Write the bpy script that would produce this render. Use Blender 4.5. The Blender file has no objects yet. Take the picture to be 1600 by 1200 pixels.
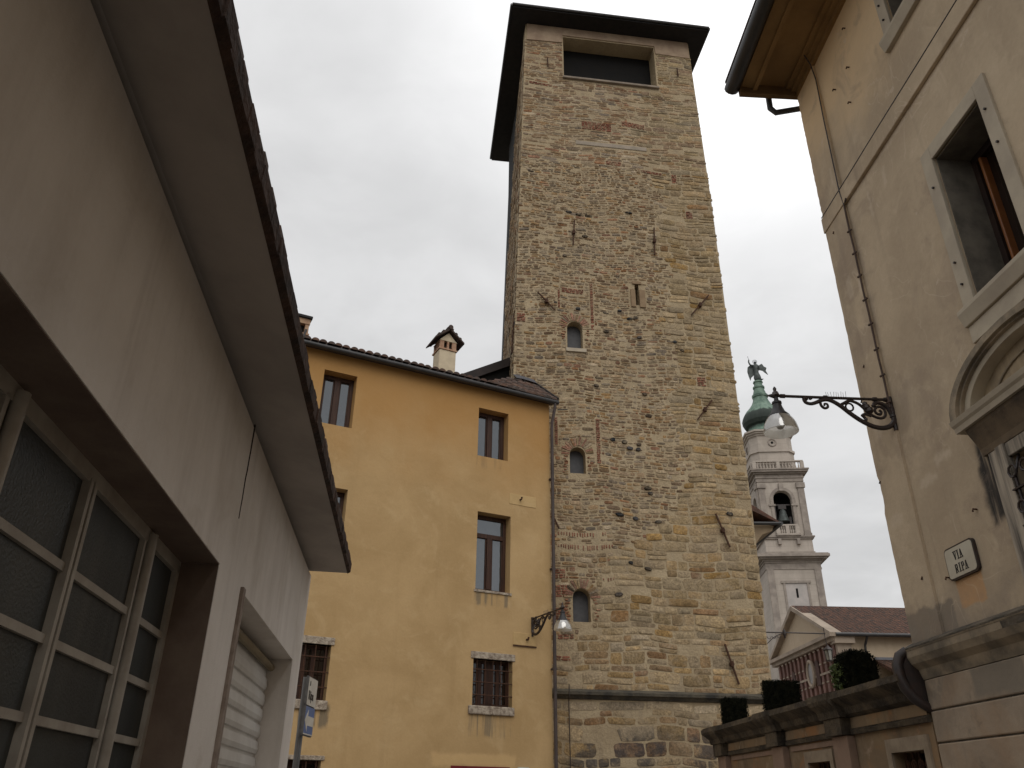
import bpy, bmesh, math, random
from math import radians as RD, sin, cos, pi, tan, atan2, hypot
from mathutils import Vector, Matrix
from mathutils.geometry import tessellate_polygon
C = bpy.context.scene.collection
S = bpy.context.scene
rnd = random.Random(7)

# ---------------------------------------------------------------- camera
cam = bpy.data.cameras.new("camera"); co = bpy.data.objects.new("camera", cam); C.objects.link(co)
cam.sensor_fit = 'HORIZONTAL'; cam.sensor_width = 36.0; cam.lens = 28.26
cam.clip_start = 0.05; cam.clip_end = 4000
co.matrix_world = Matrix(((0.99992317, -0.01239574, 0.0, 0.0),
                          (-0.00570987, -0.46059644, -0.8875913, 0.0),
                          (0.01100235, 0.88752311, -0.46063183, 1.6),
                          (0, 0, 0, 1)))
S.camera = co
S.view_settings.view_transform = 'Standard'
S.view_settings.look = 'None'
S.view_settings.exposure = 0.3
S.view_settings.gamma = 1.0

# ---------------------------------------------------------------- sky
SUN_AZ, SUN_EL = RD(168), RD(44)          # clockwise from +Y, above horizon
W = bpy.data.worlds.new("World"); S.world = W; W.use_nodes = True
def world():
    nt = W.node_tree; N = nt.nodes; L = nt.links; N.clear()
    out = N.new('ShaderNodeOutputWorld'); bg = N.new('ShaderNodeBackground'); bg.inputs[1].default_value = 0.1
    L.new(bg.outputs[0], out.inputs[0])
    sky = N.new('ShaderNodeTexSky'); sky.sky_type = 'NISHITA'; sky.sun_disc = False
    sky.sun_elevation = SUN_EL; sky.sun_rotation = SUN_AZ; sky.air_density = 1.5; sky.dust_density = 3
    tc = N.new('ShaderNodeTexCoord'); sp = N.new('ShaderNodeSeparateXYZ'); L.new(tc.outputs['Generated'], sp.inputs[0])
    def M(op, a, b=None, c=None, clamp=False):
        n = N.new('ShaderNodeMath'); n.operation = op; n.use_clamp = clamp
        for i, v in enumerate((a, b, c)):
            if v is None: continue
            if isinstance(v, (int, float)): n.inputs[i].default_value = v
            else: L.new(v, n.inputs[i])
        return n.outputs[0]
    z = M('MAXIMUM', sp.outputs[2], 0.0)
    den = M('ADD', z, 0.22)
    px = M('DIVIDE', sp.outputs[0], den); py = M('DIVIDE', sp.outputs[1], den)
    cb = N.new('ShaderNodeCombineXYZ'); L.new(px, cb.inputs[0]); L.new(py, cb.inputs[1]); cb.inputs[2].default_value = 1.7
    def noise(sc, det, dist, rough=0.5):
        n = N.new('ShaderNodeTexNoise'); n.inputs['Scale'].default_value = sc; n.inputs['Detail'].default_value = det
        n.inputs['Distortion'].default_value = dist; n.inputs['Roughness'].default_value = rough
        L.new(cb.outputs[0], n.inputs['Vector']); return n.outputs[0]
    n1 = noise(1.5, 7, 0.4, 0.5); n2 = noise(4.6, 6, 0.5, 0.55)
    n = M('ADD', M('MULTIPLY', n1, 0.7), M('MULTIPLY', n2, 0.3))
    mr = N.new('ShaderNodeMapRange'); mr.interpolation_type = 'SMOOTHSTEP'
    L.new(n, mr.inputs[0]); mr.inputs[1].default_value = 0.36; mr.inputs[2].default_value = 0.64
    mr.inputs[3].default_value = 0.84; mr.inputs[4].default_value = 1.08
    # brightness by height (overcast luminance rises to the zenith)
    cr = N.new('ShaderNodeFloatCurve'); L.new(z, cr.inputs[1])
    c = cr.mapping.curves[0]
    pts = [(0, .275), (.30, .29), (.55, .295), (.72, .31), (.82, .35), (.92, .48), (1, .55)]
    c.points[0].location = pts[0]; c.points[1].location = pts[-1]
    for p in pts[1:-1]: c.points.new(*p)
    cr.mapping.update()
    base = M('MULTIPLY', cr.outputs[0], 2.0)
    sd = (sin(RD(27)) * cos(RD(54)), cos(RD(27)) * cos(RD(54)), sin(RD(54)))   # the brightest break in the cloud
    dt = N.new('ShaderNodeVectorMath'); dt.operation = 'DOT_PRODUCT'
    L.new(tc.outputs['Generated'], dt.inputs[0]); dt.inputs[1].default_value = sd
    glow = M('MULTIPLY', M('POWER', M('MAXIMUM', dt.outputs['Value'], 0.0), 22.0), 0.8)
    val = M('ADD', M('MULTIPLY', base, mr.outputs[0]), glow)
    val = M('MULTIPLY', val, 10.0)
    tint = N.new('ShaderNodeVectorMath'); tint.operation = 'SCALE'; tint.inputs[0].default_value = (1.0, 0.998, 1.0)
    L.new(val, tint.inputs['Scale'])
    mx = N.new('ShaderNodeMix'); mx.data_type = 'RGBA'; mx.inputs[0].default_value = 0.04
    L.new(tint.outputs[0], mx.inputs[6]); L.new(sky.outputs[0], mx.inputs[7]); L.new(mx.outputs[2], bg.inputs[0])
world()
sl = bpy.data.lights.new("sun", 'SUN'); sl.energy = 0.85; sl.angle = RD(50); sl.color = (1, .97, .92)
so = bpy.data.objects.new("sun", sl); C.objects.link(so)
so.rotation_euler = Vector((-sin(SUN_AZ) * cos(SUN_EL), -cos(SUN_AZ) * cos(SUN_EL), -sin(SUN_EL))).to_track_quat('-Z', 'Y').to_euler()

# ---------------------------------------------------------------- material helpers
class NT:
    def __init__(s, name):
        s.m = bpy.data.materials.new(name); s.m.use_nodes = True
        s.t = s.m.node_tree; s.N = s.t.nodes; s.L = s.t.links
        s.b = s.N['Principled BSDF']
        s.tc = s.N.new('ShaderNodeTexCoord'); s.v = s.tc.outputs['Object']
        sp = s.N.new('ShaderNodeSeparateXYZ'); s.L.new(s.v, sp.inputs[0]); s.x, s.y, s.z = sp.outputs
    def M(s, op, a, b=None, c=None, clamp=False):
        n = s.N.new('ShaderNodeMath'); n.operation = op; n.use_clamp = clamp
        for i, v in enumerate((a, b, c)):
            if v is None: continue
            if isinstance(v, (int, float)): n.inputs[i].default_value = v
            else: s.L.new(v, n.inputs[i])
        return n.outputs[0]
    def noise(s, scale, det=5, rough=.55, dist=0, stretch=None, off=0):
        n = s.N.new('ShaderNodeTexNoise'); n.inputs['Scale'].default_value = scale
        n.inputs['Detail'].default_value = det; n.inputs['Roughness'].default_value = rough; n.inputs['Distortion'].default_value = dist
        if stretch or off:
            mp = s.N.new('ShaderNodeMapping'); s.L.new(s.v, mp.inputs[0])
            mp.inputs['Scale'].default_value = stretch or (1, 1, 1); mp.inputs['Location'].default_value = (off, off * .7, off * 1.3)
            s.L.new(mp.outputs[0], n.inputs['Vector'])
        else: s.L.new(s.v, n.inputs['Vector'])
        return n.outputs[0]
    def ramp(s, f, a, b, lo=0.0, hi=1.0):
        n = s.N.new('ShaderNodeMapRange'); n.interpolation_type = 'SMOOTHSTEP'
        s.L.new(f, n.inputs[0])
        for i, v in enumerate((a, b, lo, hi)): n.inputs[1 + i].default_value = v
        return n.outputs[0]
    def mix(s, f, a, b, mode='MIX'):
        n = s.N.new('ShaderNodeMix'); n.data_type = 'RGBA'; n.blend_type = mode
        for i, v in ((0, f), (6, a), (7, b)):
            if isinstance(v, (int, float)): n.inputs[i].default_value = v
            elif isinstance(v, tuple): n.inputs[i].default_value = v + (1,) if len(v) == 3 else v
            else: s.L.new(v, n.inputs[i])
        return n.outputs[2]
    def attr(s, name):
        n = s.N.new('ShaderNodeAttribute'); n.attribute_name = name; return n.outputs['Color']
    def box(s, x0, x1, z0, z1, soft=.03, amt=.08, nsc=4, ax=None):
        """mask of a ragged rectangle in the wall's own x, z"""
        nz = s.noise(nsc, 4, off=x0 * 1.7 + z0); d = s.M('MULTIPLY', s.M('SUBTRACT', nz, .5), amt * 2)
        X = s.M('ADD', ax if ax is not None else s.x, d); Z = s.M('ADD', s.z, s.M('MULTIPLY', d, -1))
        f = s.M('MULTIPLY', s.ramp(X, x0 - soft, x0 + soft), s.ramp(X, x1 - soft, x1 + soft, 1, 0))
        g = s.M('MULTIPLY', s.ramp(Z, z0 - soft, z0 + soft), s.ramp(Z, z1 - soft, z1 + soft, 1, 0))
        return s.M('MULTIPLY', f, g)
    def bump(s, h, strength=.3, dist=.02, prev=None):
        n = s.N.new('ShaderNodeBump'); n.inputs['Strength'].default_value = strength; n.inputs['Distance'].default_value = dist
        s.L.new(h, n.inputs['Height'])
        if prev is not None: s.L.new(prev, n.inputs['Normal'])
        return n.outputs[0]
    def done(s, col, rough=.85, normal=None, metal=0, spec=.3):
        if isinstance(col, tuple): s.b.inputs['Base Color'].default_value = col + (1,)
        else: s.L.new(col, s.b.inputs['Base Color'])
        if isinstance(rough, (int, float)): s.b.inputs['Roughness'].default_value = rough
        else: s.L.new(rough, s.b.inputs['Roughness'])
        s.b.inputs['Metallic'].default_value = metal
        s.b.inputs['Specular IOR Level'].default_value = spec
        if normal is not None: s.L.new(normal, s.b.inputs['Normal'])
        return s.m

def simple(name, c, c2=None, sc=6, rough=.7, bump=.2, bsc=40, metal=0, spec=.3, stretch=None, dist=.008):
    t = NT(name); c2 = c2 or tuple(v * .6 for v in c)
    col = t.mix(t.ramp(t.noise(sc, 6, .6, stretch=stretch), .3, .7), c, c2)
    return t.done(col, rough, t.bump(t.noise(bsc, 4, stretch=stretch), bump, dist), metal, spec)

def plaster(name, c, c2, c3, big=.5, streak=.25, dark=None, rough=.9, extra=None, bumpy=.25):
    t = NT(name)
    col = t.mix(t.ramp(t.noise(big, 7, .6, .4), .32, .68), c, c2)
    col = t.mix(t.M('MULTIPLY', t.ramp(t.noise(big * 3.1, 6, .65, .8, off=9), .5, .72), .55), col, c3)
    m = t.noise(22, 5, .7); col = t.mix(.22, col, t.mix(m, (.25, .25, .25), (.75, .75, .75)), 'OVERLAY')
    st = t.ramp(t.noise(1, 5, .6, stretch=(3.2, 3.2, .22), off=3), .54, .8)
    col = t.mix(t.M('MULTIPLY', st, streak), col, dark or tuple(v * .45 for v in c))
    if extra: col = extra(t, col)
    nb = t.bump(t.noise(7, 4, .5), bumpy, .03); nb = t.bump(t.noise(90, 3, .6), .25, .006, nb)
    return t.done(col, rough, nb)

# ---------------------------------------------------------------- mesh helpers
class MB:
    def __init__(s): s.v = []; s.f = []; s.c = []; s.mi = []; s.curc = None; s.curm = 0
    def add(s, vs, fs):
        o = len(s.v); s.v += [tuple(p) for p in vs]
        for f in fs: s.f.append([i + o for i in f]); s.c.append(s.curc); s.mi.append(s.curm)
        return s
    def box(s, x0, x1, y0, y1, z0, z1):
        return s.add([(x0, y0, z0), (x1, y0, z0), (x1, y1, z0), (x0, y1, z0), (x0, y0, z1), (x1, y0, z1), (x1, y1, z1), (x0, y1, z1)],
                     [(0, 3, 2, 1), (4, 5, 6, 7), (0, 1, 5, 4), (1, 2, 6, 5), (2, 3, 7, 6), (3, 0, 4, 7)])
    def prism(s, pts, a0, a1, axis='y', holes=(), cap0=True, cap1=True, hole_depth=None):
        """pts: outline in the plane square to axis (xz for y, xy for z, yz for x), extruded a0..a1; holes cut through"""
        def P(p, a):
            return (p[0], a, p[1]) if axis == 'y' else ((p[0], p[1], a) if axis == 'z' else (a, p[0], p[1]))
        loops = [list(pts)] + [list(h) for h in holes]
        flat = [p for l in loops for p in l]
        if len(loops) == 1 and len(pts) <= 4: tris = [tuple(range(len(pts)))]
        else: tris = tessellate_polygon([[Vector((p[0], p[1], 0)) for p in l] for l in loops])
        if cap0: s.add([P(p, a0) for p in flat], tris)
        if cap1: s.add([P(p, a1) for p in flat], [tuple(reversed(t)) for t in tris])
        for k, l in enumerate(loops):
            e = a1
            if k and hole_depth is not None: e = a0 + hole_depth
            n = len(l); s.add([P(p, a0) for p in l] + [P(p, e) for p in l], [(i, (i + 1) % n, n + (i + 1) % n, n + i) for i in range(n)])
        return s
    def tube(s, pts, r, n=8, closed=False, cap=True):
        pts = [Vector(p) for p in pts]; R = r if isinstance(r, (list, tuple)) else [r] * len(pts)
        vs = []; fs = []; K = len(pts); up = None
        for i, p in enumerate(pts):
            a = pts[(i - 1) % K] if (i or closed) else p; b = pts[(i + 1) % K] if (i < K - 1 or closed) else p
            t = (b - a); t = t.normalized() if t.length > 1e-9 else Vector((0, 0, 1))
            if up is None: up = Vector((0, 0, 1)) if abs(t.z) < .9 else Vector((1, 0, 0))
            x = up - t * up.dot(t)
            if x.length < 1e-6: x = t.orthogonal()
            x.normalize(); y = t.cross(x); up = x
            for k in range(n):
                q = 2 * pi * k / n; vs.append(p + (x * cos(q) + y * sin(q)) * R[i])
        for i in range(K if closed else K - 1):
            j = (i + 1) % K
            for k in range(n): fs.append((i * n + k, i * n + (k + 1) % n, j * n + (k + 1) % n, j * n + k))
        if cap and not closed: fs.append(tuple(reversed(range(n)))); fs.append(tuple((K - 1) * n + k for k in range(n)))
        return s.add(vs, fs)
    def lathe(s, prof, cx=0, cy=0, n=24, rot=0, cap=True):
        vs = []; fs = []; K = len(prof)
        for r, z in prof:
            for k in range(n):
                q = 2 * pi * k / n + rot; vs.append((cx + r * cos(q), cy + r * sin(q), z))
        for i in range(K - 1):
            for k in range(n): fs.append((i * n + k, i * n + (k + 1) % n, (i + 1) * n + (k + 1) % n, (i + 1) * n + k))
        if cap: fs.append(tuple(reversed(range(n)))); fs.append(tuple((K - 1) * n + k for k in range(n)))
        return s.add(vs, fs)
    def bar(s, p, q, w, h=None, up=(0, 0, 1)):
        p = Vector(p); q = Vector(q); h = h or w; t = (q - p).normalized(); u = Vector(up)
        x = u - t * u.dot(t)
        if x.length < 1e-4: x = t.orthogonal()
        x.normalize(); y = t.cross(x)
        vs = [e + y * (a * w / 2) + x * (b * h / 2) for e in (p, q) for a, b in ((-1, -1), (1, -1), (1, 1), (-1, 1))]
        return s.add(vs, [(0, 3, 2, 1), (4, 5, 6, 7), (0, 1, 5, 4), (1, 2, 6, 5), (2, 3, 7, 6), (3, 0, 4, 7)])
    def sweep(s, prof, x0, x1, close=True):
        """cornice: profile points (y, z) swept along x"""
        n = len(prof)
        return s.prism(prof, x0, x1, 'x')
    def build(s, name, mat, parent=None, smooth=False, bevel=0, loc=None):
        me = bpy.data.meshes.new(name); me.from_pydata(s.v, [], s.f)
        mats = mat if isinstance(mat, (list, tuple)) else [mat]
        for m in mats: me.materials.append(m)
        if len(mats) > 1: me.polygons.foreach_set('material_index', s.mi)
        if any(c is not None for c in s.c):
            ca = me.color_attributes.new('tone', 'FLOAT_COLOR', 'CORNER')
            buf = []
            for f, c in zip(s.f, s.c): buf += list((c or (.3, .3, .3)) + (1,)) * len(f)
            ca.data.foreach_set('color', buf)
        bm = bmesh.new(); bm.from_mesh(me); bmesh.ops.recalc_face_normals(bm, faces=bm.faces); bm.to_mesh(me); bm.free()
        if smooth:
            me.polygons.foreach_set('use_smooth', [True] * len(me.polygons))
            try: me.set_sharp_from_angle(angle=RD(38 if smooth is True else smooth))
            except Exception: pass
        o = bpy.data.objects.new(name, me); C.objects.link(o)
        if parent: o.parent = parent
        if loc: o.location = loc
        if bevel:
            b = o.modifiers.new('bevel', 'BEVEL'); b.width = bevel; b.segments = 2; b.limit_method = 'ANGLE'; b.angle_limit = RD(40)
        return o

def tag(o, label=None, cat=None, group=None, kind=None):
    if label: o['label'] = label
    if cat: o['category'] = cat
    if group: o['group'] = group
    if kind: o['kind'] = kind
    return o
def empty(name, p, az=90, parent=None):
    """an empty whose local x runs along compass direction az, local y to its left, z up"""
    o = bpy.data.objects.new(name, None); C.objects.link(o); o.location = (p[0], p[1], p[2] if len(p) > 2 else 0)
    o.rotation_euler = (0, 0, RD(90 - az)); o.empty_display_size = .3
    if parent: o.parent = parent
    return o
def copy_tree(o, parent=None):
    c = o.copy(); C.objects.link(c)
    if parent: c.parent = parent
    for ch in list(o.children): copy_tree(ch, c)
    return c
def rect(x0, x1, z0, z1): return [(x0, z0), (x1, z0), (x1, z1), (x0, z1)]
def arch(x0, x1, z0, z1, n=8):
    """opening with a round head; z1 is the crown"""
    r = (x1 - x0) / 2; zc = z1 - r; xc = (x0 + x1) / 2
    return [(x0, z0), (x1, z0)] + [(xc + r * cos(pi * k / n), zc + r * sin(pi * k / n)) for k in range(n + 1)]
def text(name, body, size, mat, parent, loc, rot, xs=1.0, ext=.002, bold=0.0):
    cu = bpy.data.curves.new(name, 'FONT'); cu.body = body; cu.size = size; cu.extrude = ext; cu.offset = bold
    cu.align_x = 'CENTER'; cu.align_y = 'CENTER'
    t = bpy.data.objects.new('t', cu); C.objects.link(t)
    me = bpy.data.meshes.new_from_object(t.evaluated_get(bpy.context.evaluated_depsgraph_get()))
    bpy.data.objects.remove(t); me.name = name; me.materials.clear(); me.materials.append(mat)
    o = bpy.data.objects.new(name, me); C.objects.link(o); o.parent = parent; o.location = loc; o.rotation_euler = rot; o.scale = (xs, 1, 1)
    return o

# ---------------------------------------------------------------- materials
def ochre_extra(t, col):
    # soot and run-off below the sills; upper band turns darker and more orange
    for (x0, x1, z0, z1, k) in ((-2.2, -1.1, 2.9, 3.45, .7), (-2.15, -1.17, 5.9, 6.27, .75), (-6.8, -5.5, 2.95, 3.4, .85), (-2.3, -1.25, 9.5, 9.83, .4)):
        st = t.ramp(t.noise(1, 4, .6, stretch=(9, 9, .5), off=x0), .42, .6)
        col = t.mix(t.M('MULTIPLY', t.M('MULTIPLY', t.box(x0, x1, z0, z1, .06, .1, 6), st), k), col, (.16, .13, .09))
    hi = t.M('MULTIPLY', t.ramp(t.M('ADD', t.z, t.M('MULTIPLY', t.noise(.8, 5), 3.0)), 9.6, 13.2), .75)
    col = t.mix(hi, col, (.40, .205, .06))
    col = t.mix(t.M('MULTIPLY', t.box(-3.1, -1.0, 2.3, 2.55, .05, .12, 3), .5), col, (.62, .42, .2))
    return col
OCHRE = plaster('ochre_plaster', (.475, .322, .158), (.39, .257, .118), (.505, .355, .185), .55, .3, (.30, .19, .085), extra=ochre_extra)
REVEAL = simple('reveal_plaster', (.50, .33, .13), (.43, .28, .11), 3, .9)
DOWNPIPE = simple('painted_downpipe', (.075, .055, .05), (.05, .04, .037), 3, .55, .1)
DARKGUTTER = simple('dark_gutter_metal', (.035, .032, .033), (.02, .02, .02), 4, .45, .1, spec=.5)
WOOD = simple('window_wood', (.062, .026, .014), (.03, .013, .008), 4, .55, .2, 60, stretch=(6, 6, .6))
DARKWOOD = simple('dark_wood', (.035, .018, .012), (.02, .012, .01), 4, .6, .2)
LIMESTONE = simple('pitted_limestone', (.45, .385, .305), (.19, .145, .11), 12, .95, .9, 30, dist=.03)
RUST = simple('rusty_iron', (.085, .036, .018), (.04, .022, .015), 20, .85, .3)
IRON = simple('black_iron', (.022, .017, .016), (.035, .02, .016), 15, .5, .2, spec=.5)
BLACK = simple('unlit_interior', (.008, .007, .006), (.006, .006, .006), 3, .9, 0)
BLINDGREY = simple('grey_shutter_board', (.085, .085, .09), (.065, .065, .07), 8, .6, .1)
CREAMCHIM = simple('chimney_render', (.62, .52, .37), (.50, .42, .30), 4, .9)
BRICK = simple('terracotta', (.30, .12, .07), (.20, .085, .05), 9, .9, .4, 25)
def tiles_mat():
    t = NT('old_clay_tiles')
    col = t.mix(.55, t.attr('tone'), t.mix(t.ramp(t.noise(9, 6, .7), .35, .65), (.11, .065, .05), (.045, .04, .035)))
    return t.done(col, .9, t.bump(t.noise(45, 4), .4, .01))
TILES = tiles_mat()
def glass(name, refl, dark, tintc=(.9, .95, 1)):
    t = NT(name); N = t.N; L = t.L
    g = N.new('ShaderNodeBsdfGlossy'); g.inputs['Roughness'].default_value = .04; g.inputs['Color'].default_value = tintc + (1,)
    L.new(t.bump(t.noise(2.6, 3), .2, .03), g.inputs['Normal'])
    d = N.new('ShaderNodeBsdfDiffuse'); d.inputs['Color'].default_value = dark + (1,)
    m = N.new('ShaderNodeMixShader'); m.inputs[0].default_value = refl
    L.new(d.outputs[0], m.inputs[1]); L.new(g.outputs[0], m.inputs[2])
    L.new(m.outputs[0], N['Material Output'].inputs[0]); return t.m
PANE = glass('window_glass', .17, (.012, .013, .015))
PANEDARK = glass('dim_glass', .05, (.02, .012, .008))

def stone_mat():
    t = NT('rubble_stone')
    n = t.M('MULTIPLY', t.ramp(t.noise(19, 7, .72), .25, .75, .55, 1.35), t.ramp(t.noise(5.5, 5, .65, off=8), .3, .7, .8, 1.15))
    nb = t.N.new('ShaderNodeVectorMath'); nb.operation = 'SCALE'; t.L.new(t.attr('tone'), nb.inputs[0]); t.L.new(n, nb.inputs['Scale'])
    col = t.mix(t.M('MULTIPLY', t.ramp(t.noise(.7, 6, .65, .5), .5, .75), .4), nb.outputs[0], (.23, .19, .15))
    col = t.mix(t.M('MULTIPLY', t.ramp(t.noise(2.3, 6, .7, .6, off=5), .46, .68), .55), col, (.41, .325, .22))
    bl = t.M('MULTIPLY', t.box(1.5, 6.6, 1.6, 3.2, .25, .5, 1.1), t.ramp(t.noise(1.6, 6, .7, off=2), .42, .58))
    col = t.mix(t.M('MULTIPLY', bl, .75), col, (.05, .05, .055))
    h = t.bump(t.noise(11, 6, .65), .9, .045); h = t.bump(t.noise(60, 4, .6), .8, .014, h)
    return t.done(col, .95, h, spec=.15)
STONE = stone_mat()
def mortar_mat():
    t = NT('lime_mortar')
    col = t.mix(t.ramp(t.noise(.9, 6, .6, .5), .3, .7), (.445, .355, .232), (.345, .268, .17))
    col = t.mix(t.M('MULTIPLY', t.ramp(t.noise(15, 7, .75), .45, .7), .55), col, (.235, .18, .12))
    col = t.mix(t.M('MULTIPLY', t.ramp(t.noise(1, 5, .6, stretch=(2.5, 2.5, .3), off=4), .5, .75), .35), col, (.19, .16, .13))
    h = t.bump(t.noise(10, 6, .65), .9, .04); h = t.bump(t.noise(55, 4, .6), .6, .012, h)
    return t.done(col, .97, h, spec=.1)
MORTAR = mortar_mat()
COURSE = simple('mossy_string_stone', (.04, .038, .034), (.11, .095, .07), 3, .95, .8, 22, dist=.03)
TOWERROOF = simple('roof_underboards', (.012, .011, .011), (.02, .017, .016), 5, .7, .1)
PLASTERSTRIP = simple('grey_render', (.36, .30, .24), (.28, .24, .19), 3, .95, .5, 12)

def garage_extra(t, col):
    col = t.mix(t.M('MULTIPLY', t.ramp(t.noise(1, 6, .65, stretch=(1.6, 1.6, .35), off=8), .45, .75), .35), col, (.36, .30, .25))
    return col
GARAGEW = plaster('garage_render', (.76, .705, .65), (.65, .60, .545), (.58, .515, .445), .55, .3, (.27, .22, .185), extra=garage_extra, bumpy=.15)
SOFFIT = simple('concrete_soffit', (.44, .395, .36), (.33, .295, .27), 1.2, .9, .3, 14)
RIM = simple('weathered_eave_edge', (.075, .042, .03), (.025, .018, .015), 7, .95, .9, 18, dist=.03)
GATEFRAME = simple('grey_painted_steel', (.40, .365, .315), (.29, .255, .215), 5, .5, .1)
def gatepane():
    t = NT('frosted_gate_glass'); N = t.N; L = t.L
    col = t.mix(t.ramp(t.noise(.8, 6, .6), .3, .7), (.060, .064, .062), (.036, .037, .036))
    col = t.mix(t.M('MULTIPLY', t.ramp(t.noise(1, 5, .6, stretch=(4, 4, .5), off=2), .5, .75), .5), col, (.085, .082, .072))
    d = N.new('ShaderNodeBsdfDiffuse'); L.new(col, d.inputs[0])
    g = N.new('ShaderNodeBsdfGlossy'); g.inputs['Roughness'].default_value = .34; L.new(t.bump(t.noise(70, 3), .4, .01), g.inputs['Normal'])
    m = N.new('ShaderNodeMixShader'); m.inputs[0].default_value = .06; L.new(d.outputs[0], m.inputs[1]); L.new(g.outputs[0], m.inputs[2]); L.new(m.outputs[0], N['Material Output'].inputs[0])
    return t.m
GATEPANE = gatepane()
SLAT = simple('pale_shutter_slat', (.60, .58, .54), (.50, .47, .43), 2.5, .5, .1)

MARKS = [(7.80, 7.86, 6.93, 7.10, .7), (8.0, 8.12, 7.0, 7.3, .35), (7.28, 7.31, 7.6, 8.0, .6), (6.9, 6.93, 7.75, 7.98, .6), (6.3, 6.42, 4.98, 5.28, .55), (6.1, 6.2, 5.05, 5.25, .4), (8.05, 8.2, 5.2, 5.5, .35),
         (7.0, 7.3, 4.55, 4.62, .5), (7.3, 7.62, 4.42, 4.5, .5), (8.02, 8.25, 4.2, 4.32, .4), (7.9, 7.94, 8.48, 8.9, .5), (5.0, 6.9, 8.13, 8.175, .6), (6.9, 7.75, 8.14, 8.175, .45)]
def rw_extra(t, col):
    P = lambda *a: t.box(*a)
    # repairs, rising damp and soot that belong to this wall
    col = t.mix(t.M('MULTIPLY', P(7.55, 8.5, 2.95, 3.32, .02, .09, 5), .75), col, (.17, .145, .115))
    col = t.mix(t.M('MULTIPLY', P(7.02, 7.42, 3.2, 3.46, .015, .03, 9), .85), col, (.52, .30, .14))
    soot = t.M('MULTIPLY', P(6.46, 6.66, 3.75, 4.5, .05, .10, 4), t.ramp(t.noise(1, 4, .6, stretch=(8, 8, .6)), .3, .5))
    col = t.mix(t.M('MULTIPLY', soot, .95), col, (.018, .018, .02))
    low = t.M('MULTIPLY', t.ramp(t.M('ADD', t.z, t.M('MULTIPLY', t.noise(1.6, 6, .6), .9)), 3.35, 4.1, 1, 0), t.ramp(t.noise(2.2, 6, .65, off=6), .35, .65))
    col = t.mix(t.M('MULTIPLY', low, .75), col, (.24, .20, .165))
    hi = t.ramp(t.M('ADD', t.M('ADD', t.z, t.M('MULTIPLY', t.noise(.9, 6, .6, off=2), 2.2)), t.M('MULTIPLY', t.x, -.02)), 9.5, 10.9)
    col = t.mix(t.M('MULTIPLY', hi, .85), col, (.68, .49, .285))
    col = t.mix(t.M('MULTIPLY', t.ramp(t.noise(1.4, 6, .65, .6, off=21), .52, .66), .4), col, (.27, .205, .155))
    for (x0, x1, z0, z1, k) in MARKS: col = t.mix(t.M('MULTIPLY', P(x0, x1, z0, z1, .035, .075, 9), k * .75), col, (.64, .535, .41))
    # hairline repair lines: ridges of a noise
    for sc, off, k in ((1.3, 3, .28), (2.7, 8, .12)):
        n = t.noise(sc, 3, .5, 1.0, off=off); a = t.M('ABSOLUTE', t.M('SUBTRACT', n, .5))
        col = t.mix(t.M('MULTIPLY', t.M('MULTIPLY', t.ramp(a, 0, .007, 1, 0), t.ramp(t.noise(.8, 2, off=off + 1), .48, .62)), k), col, (.66, .55, .42))
    col = t.mix(t.M('MULTIPLY', t.ramp(t.noise(3.1, 5, .6, .7, off=12), .66, .7), .4), col, (.60, .50, .39))
    return col
RWALL = plaster('mauve_grey_plaster', (.51, .405, .28), (.40, .312, .215), (.57, .46, .325), .65, .5, (.22, .17, .13), extra=rw_extra)
def rb_extra(t, col):
    col = t.mix(t.M('MULTIPLY', t.ramp(t.noise(1.1, 6, .65, .5, off=3), .45, .7), .5), col, (.33, .21, .12))
    col = t.mix(t.M('MULTIPLY', t.ramp(t.noise(2.2, 6, .7, .5, off=9), .55, .7), .5), col, (.13, .11, .085))
    col = t.mix(t.M('MULTIPLY', t.box(6.75, 7.55, 2.44, 2.7, .03, .11, 4), .7), col, (.20, .175, .14))
    return col
RBASE = plaster('stained_base_plaster', (.36, .285, .21), (.25, .20, .15), (.43, .345, .25), 1.1, .65, (.16, .13, .10), extra=rb_extra)
SURROUND = simple('pale_stone_trim', (.47, .405, .305), (.36, .305, .235), 2.2, .85, .2, 30)
MOULD = simple('soiled_stone_mould', (.34, .27, .185), (.13, .11, .085), 3, .92, .5, 20, dist=.015)
DIRTYTOP = simple('blackened_stone', (.05, .045, .038), (.14, .115, .085), 6, .95, .7, 20, dist=.02)
EAVEPAINT = simple('ochre_eave_paint', (.30, .185, .075), (.21, .125, .05), 1.6, .75, .15)
def gw_extra(t, col):
    col = t.mix(t.M('MULTIPLY', t.ramp(t.noise(1.2, 6, .65, .6, off=1), .5, .68), .75), col, (.36, .165, .06))
    col = t.mix(t.M('MULTIPLY', t.ramp(t.noise(1, 6, .65, stretch=(2.4, 2.4, .4), off=7), .52, .72), .6), col, (.10, .075, .05))
    col = t.mix(t.M('MULTIPLY', t.ramp(t.noise(2.4, 5, .6, .6, off=4), .6, .7), .5), col, (.46, .35, .26))
    return col
GWALL = plaster('stained_garden_plaster', (.25, .175, .10), (.19, .135, .085), (.31, .24, .165), .8, .7, (.05, .04, .03), extra=gw_extra)
GPIL = plaster('rosy_pilaster_plaster', (.27, .18, .13), (.21, .145, .105), (.32, .235, .175), .9, .7, (.09, .07, .055))
GCORN = simple('mossy_cornice', (.12, .092, .06), (.03, .025, .02), 3, .95, .8, 16, dist=.04)
ENAMEL = simple('enamel_plate', (.50, .465, .38), (.43, .395, .315), 6, .4, .05, spec=.5)
INK = simple('black_lettering', (.02, .02, .022), (.02, .02, .02), 5, .5, 0)
SIGNWHITE = simple('white_sign_sheet', (.66, .63, .56), (.56, .53, .47), 6, .45, .05)
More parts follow.
